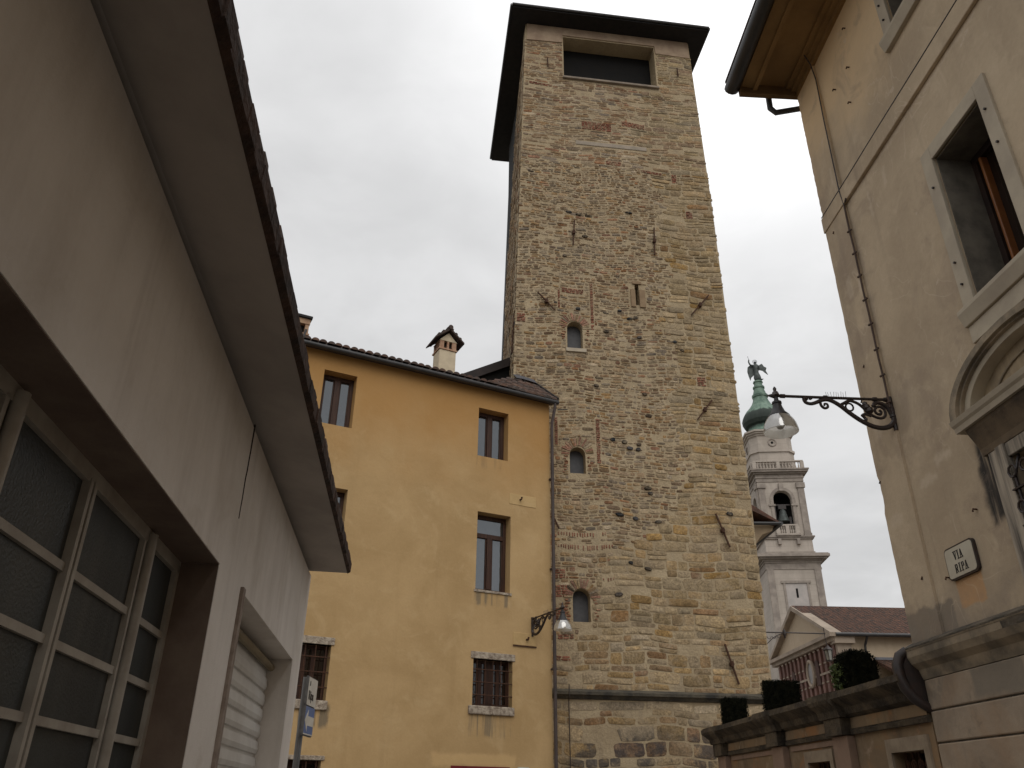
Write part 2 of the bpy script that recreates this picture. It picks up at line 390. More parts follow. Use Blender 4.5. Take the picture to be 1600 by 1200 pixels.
SIGNBLUE = simple('blue_sign_sheet', (.10, .16, .36), (.12, .18, .34), 6, .45, .05)
GALV = simple('galvanised_steel', (.22, .225, .23), (.16, .165, .17), 8, .5, .1, metal=.6)
def hedge_mat():
    t = NT('clipped_yew_leaf')
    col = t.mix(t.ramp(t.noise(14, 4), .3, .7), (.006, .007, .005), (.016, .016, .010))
    return t.done(col, .9, None, spec=.02)
HEDGE = hedge_mat()
IVY = simple('ivy_leaf', (.06, .075, .015), (.035, .05, .012), 12, .7, 0)
def bell_extra(t, col):
    f = t.M('FRACT', t.M('MULTIPLY', t.z, 1.15)); a = t.M('ABSOLUTE', t.M('SUBTRACT', f, .5))
    col = t.mix(t.M('MULTIPLY', t.ramp(a, .44, .5), .35), col, (.22, .185, .155))
    return t.mix(t.M('MULTIPLY', t.ramp(t.noise(1, 6, .65, stretch=(.9, .9, .12), off=5), .5, .75), .45), col, (.30, .26, .22))
BELLSTONE = plaster('white_istrian_stone', (.48, .42, .365), (.40, .35, .30), (.53, .475, .415), .25, .35, (.30, .26, .225), extra=bell_extra)
BELLTRIM = simple('weathered_istrian_trim', (.37, .32, .275), (.24, .205, .18), .9, .9, .2, 6)
COPPER = None
def copper_mat():
    t = NT('verdigris_copper')
    st = t.noise(1, 5, .6, stretch=(1.6, 1.6, .25))
    col = t.mix(t.ramp(st, .35, .65), (.105, .165, .13), (.19, .265, .21))
    col = t.mix(t.ramp(t.noise(.8, 5, .6, off=3), .5, .7), col, (.075, .12, .10))
    # blackish belt round the belly of the dome
    col = t.mix(t.M('MULTIPLY', t.M('MULTIPLY', t.ramp(t.M('ADD', t.z, t.M('MULTIPLY', t.noise(1.2, 4), .9)), 59.0, 59.5), t.ramp(t.M('ADD', t.z, t.M('MULTIPLY', st, 1.2)), 61.9, 62.4, 1, 0)), .9), col, (.028, .033, .03))
    return t.done(col, .75, None, spec=.3)
COPPER = copper_mat()
BRONZE = simple('patinated_bronze', (.10, .115, .11), (.05, .055, .052), 2, .6, .1, metal=.3)
CHPLASTER = plaster('church_plaster', (.50, .40, .29), (.44, .35, .25), (.53, .44, .33), .4, .3, (.28, .22, .16))
CHPINK = simple('rose_stone', (.215, .12, .10), (.14, .085, .072), 2, .9, .3, 12)
CHCREAM = simple('cream_stone', (.38, .31, .245), (.26, .21, .165), 1.5, .9, .3, 12)
def chtile():
    t = NT('church_tiles')
    w = t.N.new('ShaderNodeTexWave'); w.wave_type = 'BANDS'; w.bands_direction = 'X'; w.inputs['Scale'].default_value = 1.45
    w.inputs['Distortion'].default_value = .6; w.inputs['Detail'].default_value = 2; t.L.new(t.v, w.inputs['Vector'])
    col = t.mix(t.ramp(t.noise(1, 6, .7, stretch=(5, 2.5, 2.5)), .35, .65), (.105, .055, .038), (.045, .034, .028))
    col = t.mix(t.M('MULTIPLY', t.ramp(t.noise(7, 3, .6, off=3), .58, .66), .6), col, (.24, .12, .075))
    return t.done(col, .92, t.bump(w.outputs[0], .8, .08), spec=.15)
CHTILE = chtile()
def street_mat():
    t = NT('street_paving')
    vo = t.N.new('ShaderNodeTexVoronoi'); vo.feature = 'DISTANCE_TO_EDGE'; vo.inputs['Scale'].default_value = 6; t.L.new(t.v, vo.inputs['Vector'])
    g = t.ramp(vo.outputs['Distance'], .0, .06)
    col = t.mix(g, (.08, .07, .06), t.mix(t.noise(3, 5), (.20, .18, .16), (.27, .25, .22)))
    return t.done(col, .8, t.bump(g, .6, .02))
STREET = street_mat()

# ---------------------------------------------------------------- ground
g = MB(); n = 1; g.add([(-900, -900, 0), (900, -900, 0), (900, 900, 0), (-900, 900, 0)], [(0, 1, 2, 3)])
tag(g.build('ground', simple('earth', (.16, .14, .11), (.11, .10, .08), .2, .95)), kind='structure')
g = MB(); g.add([(-16, -30, .004), (30, -30, .004), (30, 60, .004), (-16, 60, .004)], [(0, 1, 2, 3)])
tag(g.build('street', STREET), kind='structure')

# plane frames: (origin, direction)
HP, HA = (1.08264, 21.0), 63.33            # ochre house front
TP, TA = (0.05698, 21.99575), 82.8         # tower front
GP, GA = (-1.20883, 0.0), -6.93            # garage wall
RP, RA = (4.5, 0.0), -2.91                 # right-hand wall
def world_pt(P, A, u, o, z):
    a = RD(A); return Vector((P[0] + sin(a) * u - cos(a) * o, P[1] + cos(a) * u + sin(a) * o, z))

# ================================================================ TOWER
def tower():
    root = empty('stone_tower', TP, TA)
    tag(root, 'tall rubble stone medieval tower with flat dark overhanging roof and wide belfry opening', 'tower')
    Z1 = 29.35
    uL = lambda z: -0.04 + max(0, (z - 12.0)) * .0205 - (.01 * max(0, 6 - z))
    uR = lambda z: 7.02 + .16 * min(z, 9) / 9 + (0.0 if z < 21 else -(z - 21) * .014)
    ZS = [0, 3, 6, 9, 12, 15, 18, 21, 24, 27, Z1]
    outl = [(uL(z), z) for z in ZS] ; outl = [(uR(z), z) for z in ZS] + [(uL(z), z) for z in reversed(ZS)]
    OPEN = (1.83, 5.56, 26.62, 28.86)
    SLIT = (4.06, 4.2, 16.3, 17.12)
    AW = [(1.71, 2.22, 14.44, 15.46), (1.70, 2.18, 10.2, 11.04), (1.69, 2.18, 5.92, 6.82)]
    holes = [rect(*OPEN), rect(*SLIT)] + [arch(*a) for a in AW]
    w = MB(); w.prism(outl, 0, .64, 'y', holes, cap1=False)
    # side and back walls
    bL = .39
    ys = 7.1
    n = len(ZS)
    w.add([(uL(z), 0, z) for z in ZS] + [(uL(z) + bL, ys, z) for z in ZS], [(i, i + 1, n + i + 1, n + i) for i in range(n - 1)])
    w.add([(uR(z), 0, z) for z in ZS] + [(uR(z), ys, z) for z in ZS], [(i, i + 1, n + i + 1, n + i) for i in range(n - 1)])
    w.add([(uL(z) + bL, ys, z) for z in ZS] + [(uR(z), ys, z) for z in ZS], [(i, i + 1, n + i + 1, n + i) for i in range(n - 1)])
    w.build('wall', MORTAR, root)
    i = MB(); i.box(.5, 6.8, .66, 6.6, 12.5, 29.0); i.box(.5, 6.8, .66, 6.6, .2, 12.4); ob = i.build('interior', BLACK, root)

    # ---------------- masonry: every stone a low irregular boss, all one surface pattern
    R = random.Random(11)
    m = MB()
    RUB = [((.40, .295, .185), 4), ((.31, .215, .13), 4), ((.38, .305, .21), 4), ((.48, .395, .28), 3), ((.33, .18, .105), 1.1),
           ((.28, .225, .165), 2.4), ((.42, .28, .145), 1.4), ((.08, .072, .065), .12), ((.25, .17, .105), 1.6)]
    QUO = [((.42, .285, .13), 1.4), ((.42, .335, .21), 4), ((.37, .30, .195), 2.4), ((.48, .38, .24), 3), ((.36, .23, .125), .7), ((.41, .31, .185), 4)]
    BIG = [((.45, .33, .18), 3.4), ((.40, .28, .16), 2.2), ((.44, .35, .225), 4), ((.29, .19, .115), .9), ((.48, .395, .275), 2.4), ((.39, .31, .20), 2)]
    def pick(pal):   # one stone's own colour
        c = R.choices([p[0] for p in pal], [p[1] for p in pal])[0]; k = R.uniform(.58, .95) if pal in (BIG, QUO) else R.uniform(.56, .98); j = R.uniform(-.012, .012)
        return (max(.01, c[0] * k * 1.03 + j), max(.01, c[1] * k * .975), max(.01, c[2] * k * .92 - j))
    def warp(u, z):
        return z + .035 * sin(u * 1.7 + z * .35) + .022 * sin(u * 3.9 + z * .9 + 1.3)
    def stone(u0, u1, z0, z1, col, d, gap=.018, pw=3.2, jit=.09, Y=None):
        a, b = (u1 - u0) / 2 - gap * .5, (z1 - z0) / 2 - gap * .42
        if a < .012 or b < .012: return
        cx, cz = (u0 + u1) / 2, (z0 + z1) / 2; N = 10 if a > .09 else 8; ang = R.uniform(-.05, .05)
        ring = []
        for k in range(N):
            q = 2 * pi * (k + R.uniform(-.22, .22)) / N; c, s_ = cos(q), sin(q); e = 2 / pw
            x = a * math.copysign(abs(c) ** e, c) * (1 + R.uniform(-jit, jit * .4)); z = b * math.copysign(abs(s_) ** e, s_) * (1 + R.uniform(-jit, jit * .4))
            ring.append((x * cos(ang) - z * sin(ang), x * sin(ang) + z * cos(ang)))
        tx, tz = R.uniform(-.12, .12) * d, R.uniform(-.25, .25) * d
        vs = []
        for sc, y in ((1.0, .012), (.97, -d * .55), (.80, -d)):
            for x, z in ring:
                U = cx + x * sc; V = warp(U, cz + z * sc)
                yy = y + (tx * x / a + tz * z / b if sc < 1 else 0)
                vs.append((U, yy, V) if Y is None else Y(U, yy, V))
        fs = []
        for r_ in range(2):
            for k in range(N): fs.append((r_ * N + k, r_ * N + (k + 1) % N, (r_ + 1) * N + (k + 1) % N, (r_ + 1) * N + k))
        fs.append(tuple(2 * N + k for k in range(N)))
        m.curc = col; m.add(vs, fs)
    BR = (.265, .115, .075)
    # brick patches: (u0,u1,z0,z1,kind) kind h = laid flat, v = soldiers
    patches = [(1.24, 1.36, 11.1, 12.0, 'h'), (2.52, 2.66, 10.5, 11.95, 'h'), (2.50, 2.62, 15.2, 17.0, 'h'), (1.42, 1.50, 15.9, 16.6, 'h'),
               (1.3, 2.7, 8.28, 8.42, 'v'), (1.3, 2.85, 7.9, 8.06, 'v'), (1.55, 2.3, 16.55, 16.72, 'h'), (.06, .36, 15.32, 15.62, 'h'),
               (.45, 1.35, 26.05, 26.2, 'h'), (2.45, 3.6, 23.95, 24.3, 'h'), (4.0, 4.9, 24.3, 24.55, 'h'), (2.55, 2.85, 7.02, 7.14, 'v'),
               (1.2, 1.5, 6.0, 6.3, 'h'), (1.2, 1.55, 6.6, 6.9, 'h'), (1.15, 1.5, 7.1, 7.35, 'h'), (1.2, 1.6, 4.95, 5.1, 'h'), (1.25, 1.7, 5.5, 5.6, 'h'),
               (5.75, 5.95, 21.8, 22.2, 'h'), (3.3, 3.9, 22.3, 22.5, 'h'), (4.6, 5.4, 22.1, 22.25, 'h'), 
               (5.9, 6.2, 13.4, 13.7, 'h'), (6.15, 6.4, 20.2, 20.5, 'h')]
    blocked = [(1.8, 5.6, 26.42, 28.9), (4.0, 4.26, 16.2, 17.2), (3.86, 4.42, 16.15, 16.98)] + [(a[0] - .03, a[1] + .03, a[2] - .14, a[3] + .02) for a in AW] + [(2.2, 4.95, 23.1, 23.38)]
    arches = [((a[0] + a[1]) / 2, a[3] - (a[1] - a[0]) / 2, (a[1] - a[0]) / 2) for a in AW]
    def cellgen(u0, u1, z0, z1, pal, d, gap, pw, jit):
        for b in blocked + [p[:4] for p in patches]:
            if u1 > b[0] and u0 < b[1] and z1 > b[2] + .02 and z0 < b[3] - .02:
                if b[0] - u0 > .08: cellgen(u0, b[0] - .005, z0, z1, pal, d, gap, pw, jit)
                if u1 - b[1] > .08: cellgen(b[1] + .005, u1, z0, z1, pal, d, gap, pw, jit)
                return
        cx, cz = (u0 + u1) / 2, (z0 + z1) / 2
        for ax, az_, r in arches:
            if hypot(cx - ax, cz - az_) < r + .3 and cz > az_ - .05: return
        stone(u0, u1, z0, z1, pick(pal), d, gap, pw, jit)
    def courses(z0, z1, ua, ub, hr, wr, pal, dr, gapr, pw=3.2, jit=.09, miss=.05, edge=0, split=.15):
        z = z0
        while z < z1 - .03:
            h = min(R.uniform(*hr), z1 - z)
            if z1 - z - h < hr[0] * .6: h = z1 - z
            zm = z + h / 2; u = ua(zm) + R.uniform(-.06, .06); E = ub(zm) + (R.uniform(-edge, edge))
            if not edge: E += R.uniform(-.15, .15)
            while u < E - .05:
                wd = R.uniform(*wr) * (.7 + .6 * min(1, h / hr[1])); u1 = min(u + wd, E)
                if E - u1 < wr[0] * .5: u1 = E
                if R.random() > miss:
                    p_ = pal(u, zm) if callable(pal) else pal
                    g_ = R.uniform(*gapr); d = R.uniform(*dr)
                    if h > hr[1] * .7 and R.random() < split and u1 - u > .2:
                        k = R.uniform(.35, .65)
                        cellgen(u, u1, z, z + h * k, p_, d, g_, pw, jit); cellgen(u, u1, z + h * k, z + h, p_, d, g_, pw, jit)
                    else: cellgen(u, u1, z + R.uniform(-.008, .008), z + h + R.uniform(-.01, .008), p_, d, g_, pw, jit)
                u = u1
            z += h
    qb = lambda z: 5.15 + .22 * sin(z * 1.9) + .12 * sin(z * 4.3)
    lo = lambda z: max(1.6, 5.1 - max(0, 9.8 - z) * .95) + .3 * sin(z * 2.3)
    # below the string course, and the tall lower body
    courses(.1, 3.72, uL, uR, (.16, .42), (.25, .85), BIG, (.006, .022), (.008, .026), 6, .08, .05, .02, .25)
    courses(3.72, 3.93, uL, uR, (.2, .21), (.4, 1.0), [((.62, .52, .37), 3), ((.54, .44, .30), 2), ((.44, .36, .25), 1)], (.01, .02), (.008, .014), 8, .03, 0, .0)
    courses(4.2, 5.6, uL, uR, (.14, .34), (.2, .75), BIG, (.006, .022), (.010, .03), 6, .09, .06, .02, .3)
    courses(5.6, 9.8, uL, lo, (.07, .16), (.10, .36), RUB, (.005, .022), (.010, .032), 3.8, .11, .07)
    courses(5.6, 9.8, lo, uR, (.14, .36), (.25, .85), QUO, (.006, .028), (.008, .024), 6, .08, .05, .05, .3)
    courses(9.8, 22.2, uL, qb, (.06, .14), (.09, .34), RUB, (.005, .022), (.010, .034), 3.8, .11, .09)
    courses(9.8, 22.2, qb, uR, (.11, .28), (.2, .75), QUO, (.008, .034), (.008, .022), 5, .08, .04, .055, .25)
    TOP = [((.39, .275, .17), 4), ((.32, .225, .145), 4), ((.44, .345, .235), 3.4), ((.35, .195, .12), 1.5), ((.50, .42, .31), 1.6), ((.29, .23, .17), 2)]
    courses(22.2, 28.5, uL, lambda z: 4.6 + .3 * sin(z * 2), (.06, .15), (.14, .55), TOP, (.004, .018), (.008, .024), 4.6, .1, .10)
    courses(22.2, 28.5, lambda z: 4.6 + .3 * sin(z * 2), uR, (.09, .24), (.2, .75), TOP[:3] + QUO[1:4], (.005, .022), (.008, .02), 5, .08, .07, .035, .25)
    # individual dark cobbles seen in rows
    for (u, z) in ((1.75, 19.9), (2.1, 19.85), (2.3, 18.9), (1.6, 18.0), (3.9, 20.1), (5.4, 14.6), (3.4, 16.0), (3.7, 15.7), (3.9, 15.72), (2.0, 15.9), (2.9, 15.1), (4.0, 15.0), (5.2, 14.9),
                   (2.95, 11.3), (3.3, 11.25), (3.45, 11.05), (3.75, 11.2), (3.72, 11.02), (4.1, 12.2), (4.05, 12.95), (2.5, 13.1), (3.0, 8.9), (3.5, 8.85), (4.15, 8.8), (6.35, 9.1), (3.9, 9.8), (4.0, 9.65), (3.3, 7.5), (3.75, 7.4), (2.85, 6.6)):
        stone(u, u + R.uniform(.16, .27), z, z + R.uniform(.09, .14), pick([((.055, .055, .055), 1), ((.09, .08, .075), 1)]), .055, .01, 2.5, .12)
    for (u0, u1, z0, z1, k) in patches:
        if k == 'h':
            z = z0; row = 0
            while z < z1 - .02:
                u = u0 - (.06 if row % 2 else 0)
                while u < u1 - .02:
                    w_ = R.uniform(.1, .24); a_ = max(u, u0); b_ = min(u + w_, u1)
                    if R.random() < .96: c = R.uniform(.7, 1.25); stone(a_, b_, z, z + .062, (BR[0] * c, BR[1] * c, BR[2] * c), R.uniform(.012, .03), .012, 5, .05)
                    u += w_
                z += .065; row += 1
        else:
            u = u0
            while u < u1:
                if R.random() < .85: c = R.uniform(.7, 1.3); stone(u, u + .05, z0 + R.uniform(-.02, .02) + .05 * ((u - u0) / (u1 - u0) - .5) ** 2 * 4, z1, (BR[0] * c, BR[1] * c, BR[2] * c), .02, .014, 5, .06)
                u += R.uniform(.055, .085)
    m.curc = None
    # brick voussoirs round the three arched windows, two rings deep
    for ai, (ax, az_, r) in enumerate(arches):
        nb = 17
        for k in range(nb):
            q = pi * (k + .5) / nb
            for (r0, r1) in ((r + .015, r + .27),):
                dq = pi / nb * .43; c = R.uniform(.7, 1.25) * (1 if ai < 2 else .85)
                cc = (BR[0] * c + .05, BR[1] * c + .05, BR[2] * c + .04) if R.random() < .55 else pick(RUB)
                rr = r1 + R.uniform(-.04, .03); m.curc = cc
                P = [(ax + a_ * cos(q + s_), az_ + a_ * sin(q + s_)) for a_, s_ in ((r0, -dq), (rr, -dq * .8), (rr, dq * .8), (r0, dq))]
                d = R.uniform(.014, .03)
                vs = [(x, .01, warp(x, z)) for x, z in P] + [(x, -d, warp(x, z)) for x, z in P]
                m.add(vs, [(4, 5, 6, 7), (0, 1, 5, 4), (1, 2, 6, 5), (2, 3, 7, 6), (3, 0, 4, 7)])
        for sgn in (-1, 1):
            for k in range(7):
                if R.random() < .7:
                    c = R.uniform(.75, 1.2); z = az_ - .08 - k * .085; u = ax + sgn * (r + .05) + (R.uniform(0, .1) if sgn > 0 else -R.uniform(.12, .2)); stone(u, u + R.uniform(.08, .16), z, z + .06, (BR[0] * c, BR[1] * c + .01, BR[2] * c), .03, .01, 4, .06)
    # left flank, seen at a glancing angle
    LZ = lambda U, y, V: (uL(V) - .0 + y + bL * U / ys, U, V)
    keep = (blocked, patches, arches)
    def flank(z0, z1):
        z = z0
        while z < z1:
            h = R.uniform(.1, .22); u = R.uniform(.0, .15)
            while u < ys - .1:
                w_ = R.uniform(.25, .7); u1 = min(u + w_, ys)
                stone(u, u1, z, z + h, pick(RUB), R.uniform(.015, .04), R.uniform(.02, .05), 3.2, .1, LZ); u = u1
            z += h
    flank(11.5, 28.4)
    m.curc = None
    m.build('masonry', STONE, root, smooth=30)
    # slit surround of two dressed stones
    s = MB(); s.box(3.9, 4.065, -.05, .05, 16.2, 16.9); s.box(4.195, 4.4, -.05, .05, 16.2, 16.9); s.box(3.98, 4.3, -.045, .05, 17.12, 17.24)
    s.build('slit_surround', simple('brown_dressed_stone', (.27, .19, .115), (.22, .15, .09), 4, .9), root, bevel=.015)
    # grey render strip and smooth band below the eaves
    s = MB(); s.box(2.2, 4.9, -.025, .03, 23.17, 23.36); s.build('render_strip', PLASTERSTRIP, root, bevel=.02)
    s = MB(); s.prism([(.36, 28.45), (1.78, 28.5), (1.80, 28.92), (5.6, 28.92), (5.62, 28.5), (7.03, 28.45), (7.02, Z1), (.36, Z1)], -.04, .03, 'y'); s.build('eaves_band', simple('eaves_render', (.40, .30, .21), (.29, .205, .145), 2, .95, .5, 14), root)
    # belfry opening: sill and inner lintel
    s = MB(); s.box(1.78, 5.62, -.10, .64, 26.5, 26.6); s.build('sill', simple('sill_stone', (.30, .245, .19), (.2, .165, .13), 4, .9), root, bevel=.015)
    # arched windows: recessed grey boards, one with pale sill
    for k, a in enumerate(AW):
        p = MB(); p.prism([(x, z) for x, z in arch(a[0] + .001, a[1] - .001, a[2] + .001, a[3] - .001)], .30, .33, 'y')
        p.build('arched_window', BLINDGREY, root)
        if k == 0:
            s = MB(); s.box(a[0] - .05, a[1] + .1, -.06, .29, a[2] - .13, a[2] - .003); s.build('sill', SURROUND, root, bevel=.01)
    # string course
    s = MB(); s.sweep([(.02, 3.96), (-.05, 3.97), (-.10, 4.03), (-.18, 4.06), (-.19, 4.13), (-.12, 4.17), (.02, 4.22)], -.1, 7.2)
    s.build('string_course', COURSE, root)
    # iron tie bars with a boss at the middle
    ties = [((2.05, 19.56), (1.98, 18.48)), ((4.9, 19.56), (4.84, 18.38)), ((.75, 16.44), (1.32, 15.78)), ((6.61, 16.89), (5.92, 16.03)), ((6.3, 12.9), (5.76, 12.19)),
            ((6.01, 9.16), (6.33, 8.17)), ((5.86, 5.46), (6.14, 4.43)), ((1.175, 27.5), (1.19, 27.0)), ((6.44, 27.75), (6.45, 27.3)), ((1.13, 8.88), (1.33, 8.47))]
    for p, q in ties:
        t = MB(); t.bar((p[0], -.075, p[1]), (q[0], -.075, q[1]), .042, .035, up=(0, 1, 0))
        c = ((p[0] + q[0]) / 2, (p[1] + q[1]) / 2)
        if hypot(p[0] - q[0], p[1] - q[1]) > .7: t.tube([(c[0], .0, c[1]), (c[0], -.12, c[1])], .06, 8); t.tube([(c[0], -.1, c[1] - .07), (c[0], -.1, c[1] + .07)], .05, 8)
        t.build('wall_tie', RUST, root)
    # thin lightning cable near the foot, downpipe on the far corner of the flank
    t = MB(); t.tube([(1.5, -.20, 4.3), (1.5, -.2, 4.0), (1.51, -.07, 3.9), (1.52, -.07, 2.2), (1.5, -.07, .0)], .012, 6); t.build('cable', IRON, root)
    t = MB(); t.tube([(bL + .28, ys + .02, 29), (bL + .18, ys + .02, 24), (bL - .02, ys + .02, 14), (bL - .02, ys + .02, 10)], .06, 8); t.build('drainpipe', DARKGUTTER, root)
    t = MB(); t.tube([(-.02 + .05, .35, 15.8), (-.03, .35, 14.3)], .03, 6); t.build('wall_tie', RUST, root)
    # roof: boarded flat eave, low hipped top
    r = MB(); a0, a1, b0, b1 = -.30, 7.68, -.72, ys + .8
    r.prism([(a0, b0), (a1, b0), (a1, b1), (a0 + .1, b1)], 29.36, 29.52, 'z')
    ap = (3.6, 3.6, 30.6)
    q = [(a0, b0, 29.53), (a1, b0, 29.53), (a1, b1, 29.53), (a0 + .1, b1, 29.53)]
    r.add(q + [ap], [(0, 1, 4), (1, 2, 4), (2, 3, 4), (3, 0, 4)])
    ro = r.build('roof', TOWERROOF, root)
    gt = MB(); gt.tube([(a0 - .02, b0 - .04, 29.47), (a1 + .02, b0 - .04, 29.47)], .06, 8); gt.tube([(a0 - .04, b0 - .02, 29.47), (a0 + .06, b1, 29.47)], .06, 8); gt.tube([(a1 + .04, b0 - .02, 29.47), (a1 + .04, b1, 29.47)], .06, 8)
    gt.build('gutter', DARKGUTTER, ro, smooth=True)
    return root
tower()

# ================================================================ OCHRE HOUSE
def wood_window(root, x0, x1, z0, z1, y=.3, transom=None, mat=WOOD, pane=PANE):
    f = MB(); b = .085
    f.box(x0, x0 + b, y, y + .07, z0, z1); f.box(x1 - b, x1, y, y + .07, z0, z1)
    f.box(x0 + b, x1 - b, y, y + .07, z1 - b * 1.3, z1); f.box(x0 + b, x1 - b, y, y + .07, z0, z0 + b)
    zt = z1 - b * 1.3
    if transom: f.box(x0 + b, x1 - b, y - .01, y + .07, transom - .06, transom + .06); zt = transom - .06
    xm = (x0 + x1) / 2; f.box(xm - .07, xm + .07, y - .02, y + .07, z0 + b, zt)
    for xa, xb in ((x0 + b, xm - .07), (xm + .07, x1 - b)):          # sash stiles, a little behind
        f.box(xa, xa + .035, y + .015, y + .06, z0 + b, zt); f.box(xb - .035, xb, y + .015, y + .06, z0 + b, zt)
    o = f.build('window', mat, root, bevel=.008)
    p = MB(); p.box(x0 + b, x1 - b, y + .04, y + .05, z0 + b, z1 - b * 1.3); p.build('pane', pane, o)
    return o
def barred_window(root, x0, x1, z0, z1, lx0, lx1, lz1, sill=True):
    f = MB(); y = .24; b = .07
    f.box(x0, x0 + b, y, y + .06, z0, z1); f.box(x1 - b, x1, y, y + .06, z0, z1); f.box(x0 + b, x1 - b, y, y + .06, z1 - b, z1); f.box(x0 + b, x1 - b, y, y + .06, z0, z0 + b)
    xm = (x0 + x1) / 2; f.box(xm - .1, xm + .1, y - .01, y + .06, z0 + b, z1 - b)
    for xx in (x0 + (x1 - x0) * .28, x0 + (x1 - x0) * .73): f.box(xx - .05, xx + .05, y + .01, y + .05, z0 + b, z1 - b)
    o = f.build('barred_window', WOOD, root)
    p = MB(); p.box(x0 + b, x1 - b, y + .04, y + .05, z0 + b, z1 - b); p.build('pane', PANEDARK, o)
    gr = MB(); nv = 5
    for k in range(nv): x = x0 + (x1 - x0) * (k + .55) / nv; gr.tube([(x, .03, z0 - .02), (x, .03, z1 + .02)], .012, 6)
    for k in range(3): z = z0 + (z1 - z0) * (k + .85) / 3.7; gr.tube([(x0 - .03, .015, z), (x1 + .03, .015, z)], .013, 6)
    gr.build('grille', RUST, o, smooth=True)
    l = MB(); l.box(lx0, lx1, -.03, .22, z1, lz1); l.build('lintel', LIMESTONE, o, bevel=.012)
    if sill:
        s = MB(); s.box(lx0 - .03, lx1 - .02, -.06, .23, z0 - .19, z0); s.build('sill', LIMESTONE, o, bevel=.02)
def house():
    root = empty('ochre_house', HP, HA)
    tag(root, 'tall ochre plastered house with tiled roof and brown wooden windows against the tower', 'house')
    wins = [(-6.56, -5.70, 9.86, 11.33, None), (-2.22, -1.31, 9.82, 11.24, None), (-6.5, -5.62, 6.26, 8.25, 7.72), (-2.16, -1.2, 6.26, 8.27, 7.72)]
    bars = [(-2.15, -1.1, 3.57, 4.62), (-6.75, -5.6, 3.47, 4.62), (-6.6, -5.55, 1.1, 2.31)]
    door = (-2.62, -1.15, .02, 2.18)
    holes = [rect(*w[:4]) for w in wins] + [rect(*b) for b in bars] + [rect(*door)]
    w = MB(); w.prism(rect(-13, .0, 0, 11.85), 0, .34, 'y', holes, cap1=False)
    w.box(-13.0, -12.9, .34, 7, 0, 11.9); w.box(-.1, 0, .34, 1.2, 0, 11.9)
    w.build('wall', OCHRE, root)
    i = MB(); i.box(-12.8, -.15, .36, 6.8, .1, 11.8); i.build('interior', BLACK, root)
    for x0, x1, z0, z1, t in wins: wood_window(root, x0 + .001, x1 - .001, z0 + .001, z1 - .001, .27, t)
    for k, (x0, x1, z0, z1) in enumerate(bars): barred_window(root, x0, x1, z0, z1, x0 - .07, x1 + .06, z1 + (.16 if k < 2 else .09))
    s = MB(); s.box(-2.2, -1.16, -.03, .26, 6.20, 6.255); s.build('sill', LIMESTONE, root)
    d = MB(); d.box(door[0], door[1], -.02, .02, 2.18, 2.29); d.build('shop_fascia', simple('dark_red_fascia', (.15, .012, .018), (.11, .01, .014), 3, .5), root)
    d = MB(); d.box(door[0] + .05, door[1] - .05, .2, .26, .02, 2.17); d.build('door', PANEDARK, root)
    d = MB(); d.box(-.95, -.65, -.035, .0, 2.05, 2.3); d.build('nameplate', simple('grey_plate', (.45, .47, .48), None, 4, .5), root, bevel=.01)
    # cable plates: a render patch, an iron hook and a rusty batten
    for (x0, x1, z0, z1, hx, hz, ln) in ((-1.25, -.45, 8.62, 8.92, -.93, 8.78, False), (-1.1, -.45, 5.02, 5.32, -.72, 5.17, True)):
        p = MB(); p.box(x0, x1, -.012, .01, z0, z1); o = p.build('cable_plate', plaster('patch_plaster', (.50, .345, .165), (.43, .29, .13), (.54, .39, .21), 1, .2), root, bevel=.01)
        p = MB(); p.tube([(hx, 0, hz), (hx, -.09, hz - .01), (hx + .01, -.1, hz + .05)], .025, 8)
        if ln: p.box(x0, x1, -.03, -.012, z0 - .03, z0)
        p.build('hook', RUST, o)
    # ---- roof
    R = random.Random(3)
    EZ = 11.92
    def slope(x):
        t = min(1, max(0, (x + 2.2) / 2.0)); t = t * t * (3 - 2 * t); return .42 + .40 * t
    zr = lambda x, y: EZ + slope(x) * (y + .2)
    r = MB()
    nx = 60; xs = [-13 + 13.12 * k / nx for k in range(nx + 1)]
    ymax = lambda x: 3.0 if x < -2.6 else 1.62
    r.curc = (.05, .045, .04)
    for a, b in zip(xs[:-1], xs[1:]):
        ya, yb = ymax(a), ymax(b)
        r.add([(a, -.2, zr(a, -.2) - .05), (b, -.2, zr(b, -.2) - .05), (b, yb, zr(b, yb) - .05), (a, ya, zr(a, ya) - .05)], [(0, 1, 2, 3)])
        r.add([(a, -.2, EZ - .08), (b, -.2, EZ - .08), (b, .05, EZ - .06), (a, .05, EZ - .06)], [(0, 1, 2, 3)])
    x = -12.9; pitch = .205
    while x < .1:
        ln = .34; j = 0; rows = int((ymax(x) + .3) / ln) if x > -4.5 else 4
        dx = R.uniform(-.012, .012)
        for j in range(rows):
            y0 = -.31 + j * ln + R.uniform(-.015, .015); y1 = y0 + ln * 1.18; r0 = .098; r1 = .078
            k = R.uniform(.6, 1.25); base = R.choice([(.13, .075, .055), (.10, .07, .058), (.075, .06, .052), (.16, .09, .06)])
            r.curc = tuple(c * k for c in base)
            vs = []; K = 6
            for (yy, rr, lift) in ((y0, r0, .045), (y1, r1, .0)):
                for q in range(K + 1):
                    an = pi * q / K; vs.append((x + dx + rr * cos(an), yy, zr(x, yy) + lift + rr * .8 * sin(an) + .005))
            fs = [(q, q + 1, K + 2 + q, K + 1 + q) for q in range(K)] + [tuple(range(K + 1))]
            r.add(vs, fs)
        x += pitch
    r.curc = None
    ro = r.build('roof', TILES, root, smooth=50)
    # right verge flashing and the lead apron where roof meets tower
    f = MB(); f.bar((.14, -.25, zr(.1, -.25) + .03), (.14, 1.4, zr(.1, 1.4) + .06), .06, .14); f.build('verge', DARKGUTTER, ro)
    f = MB()
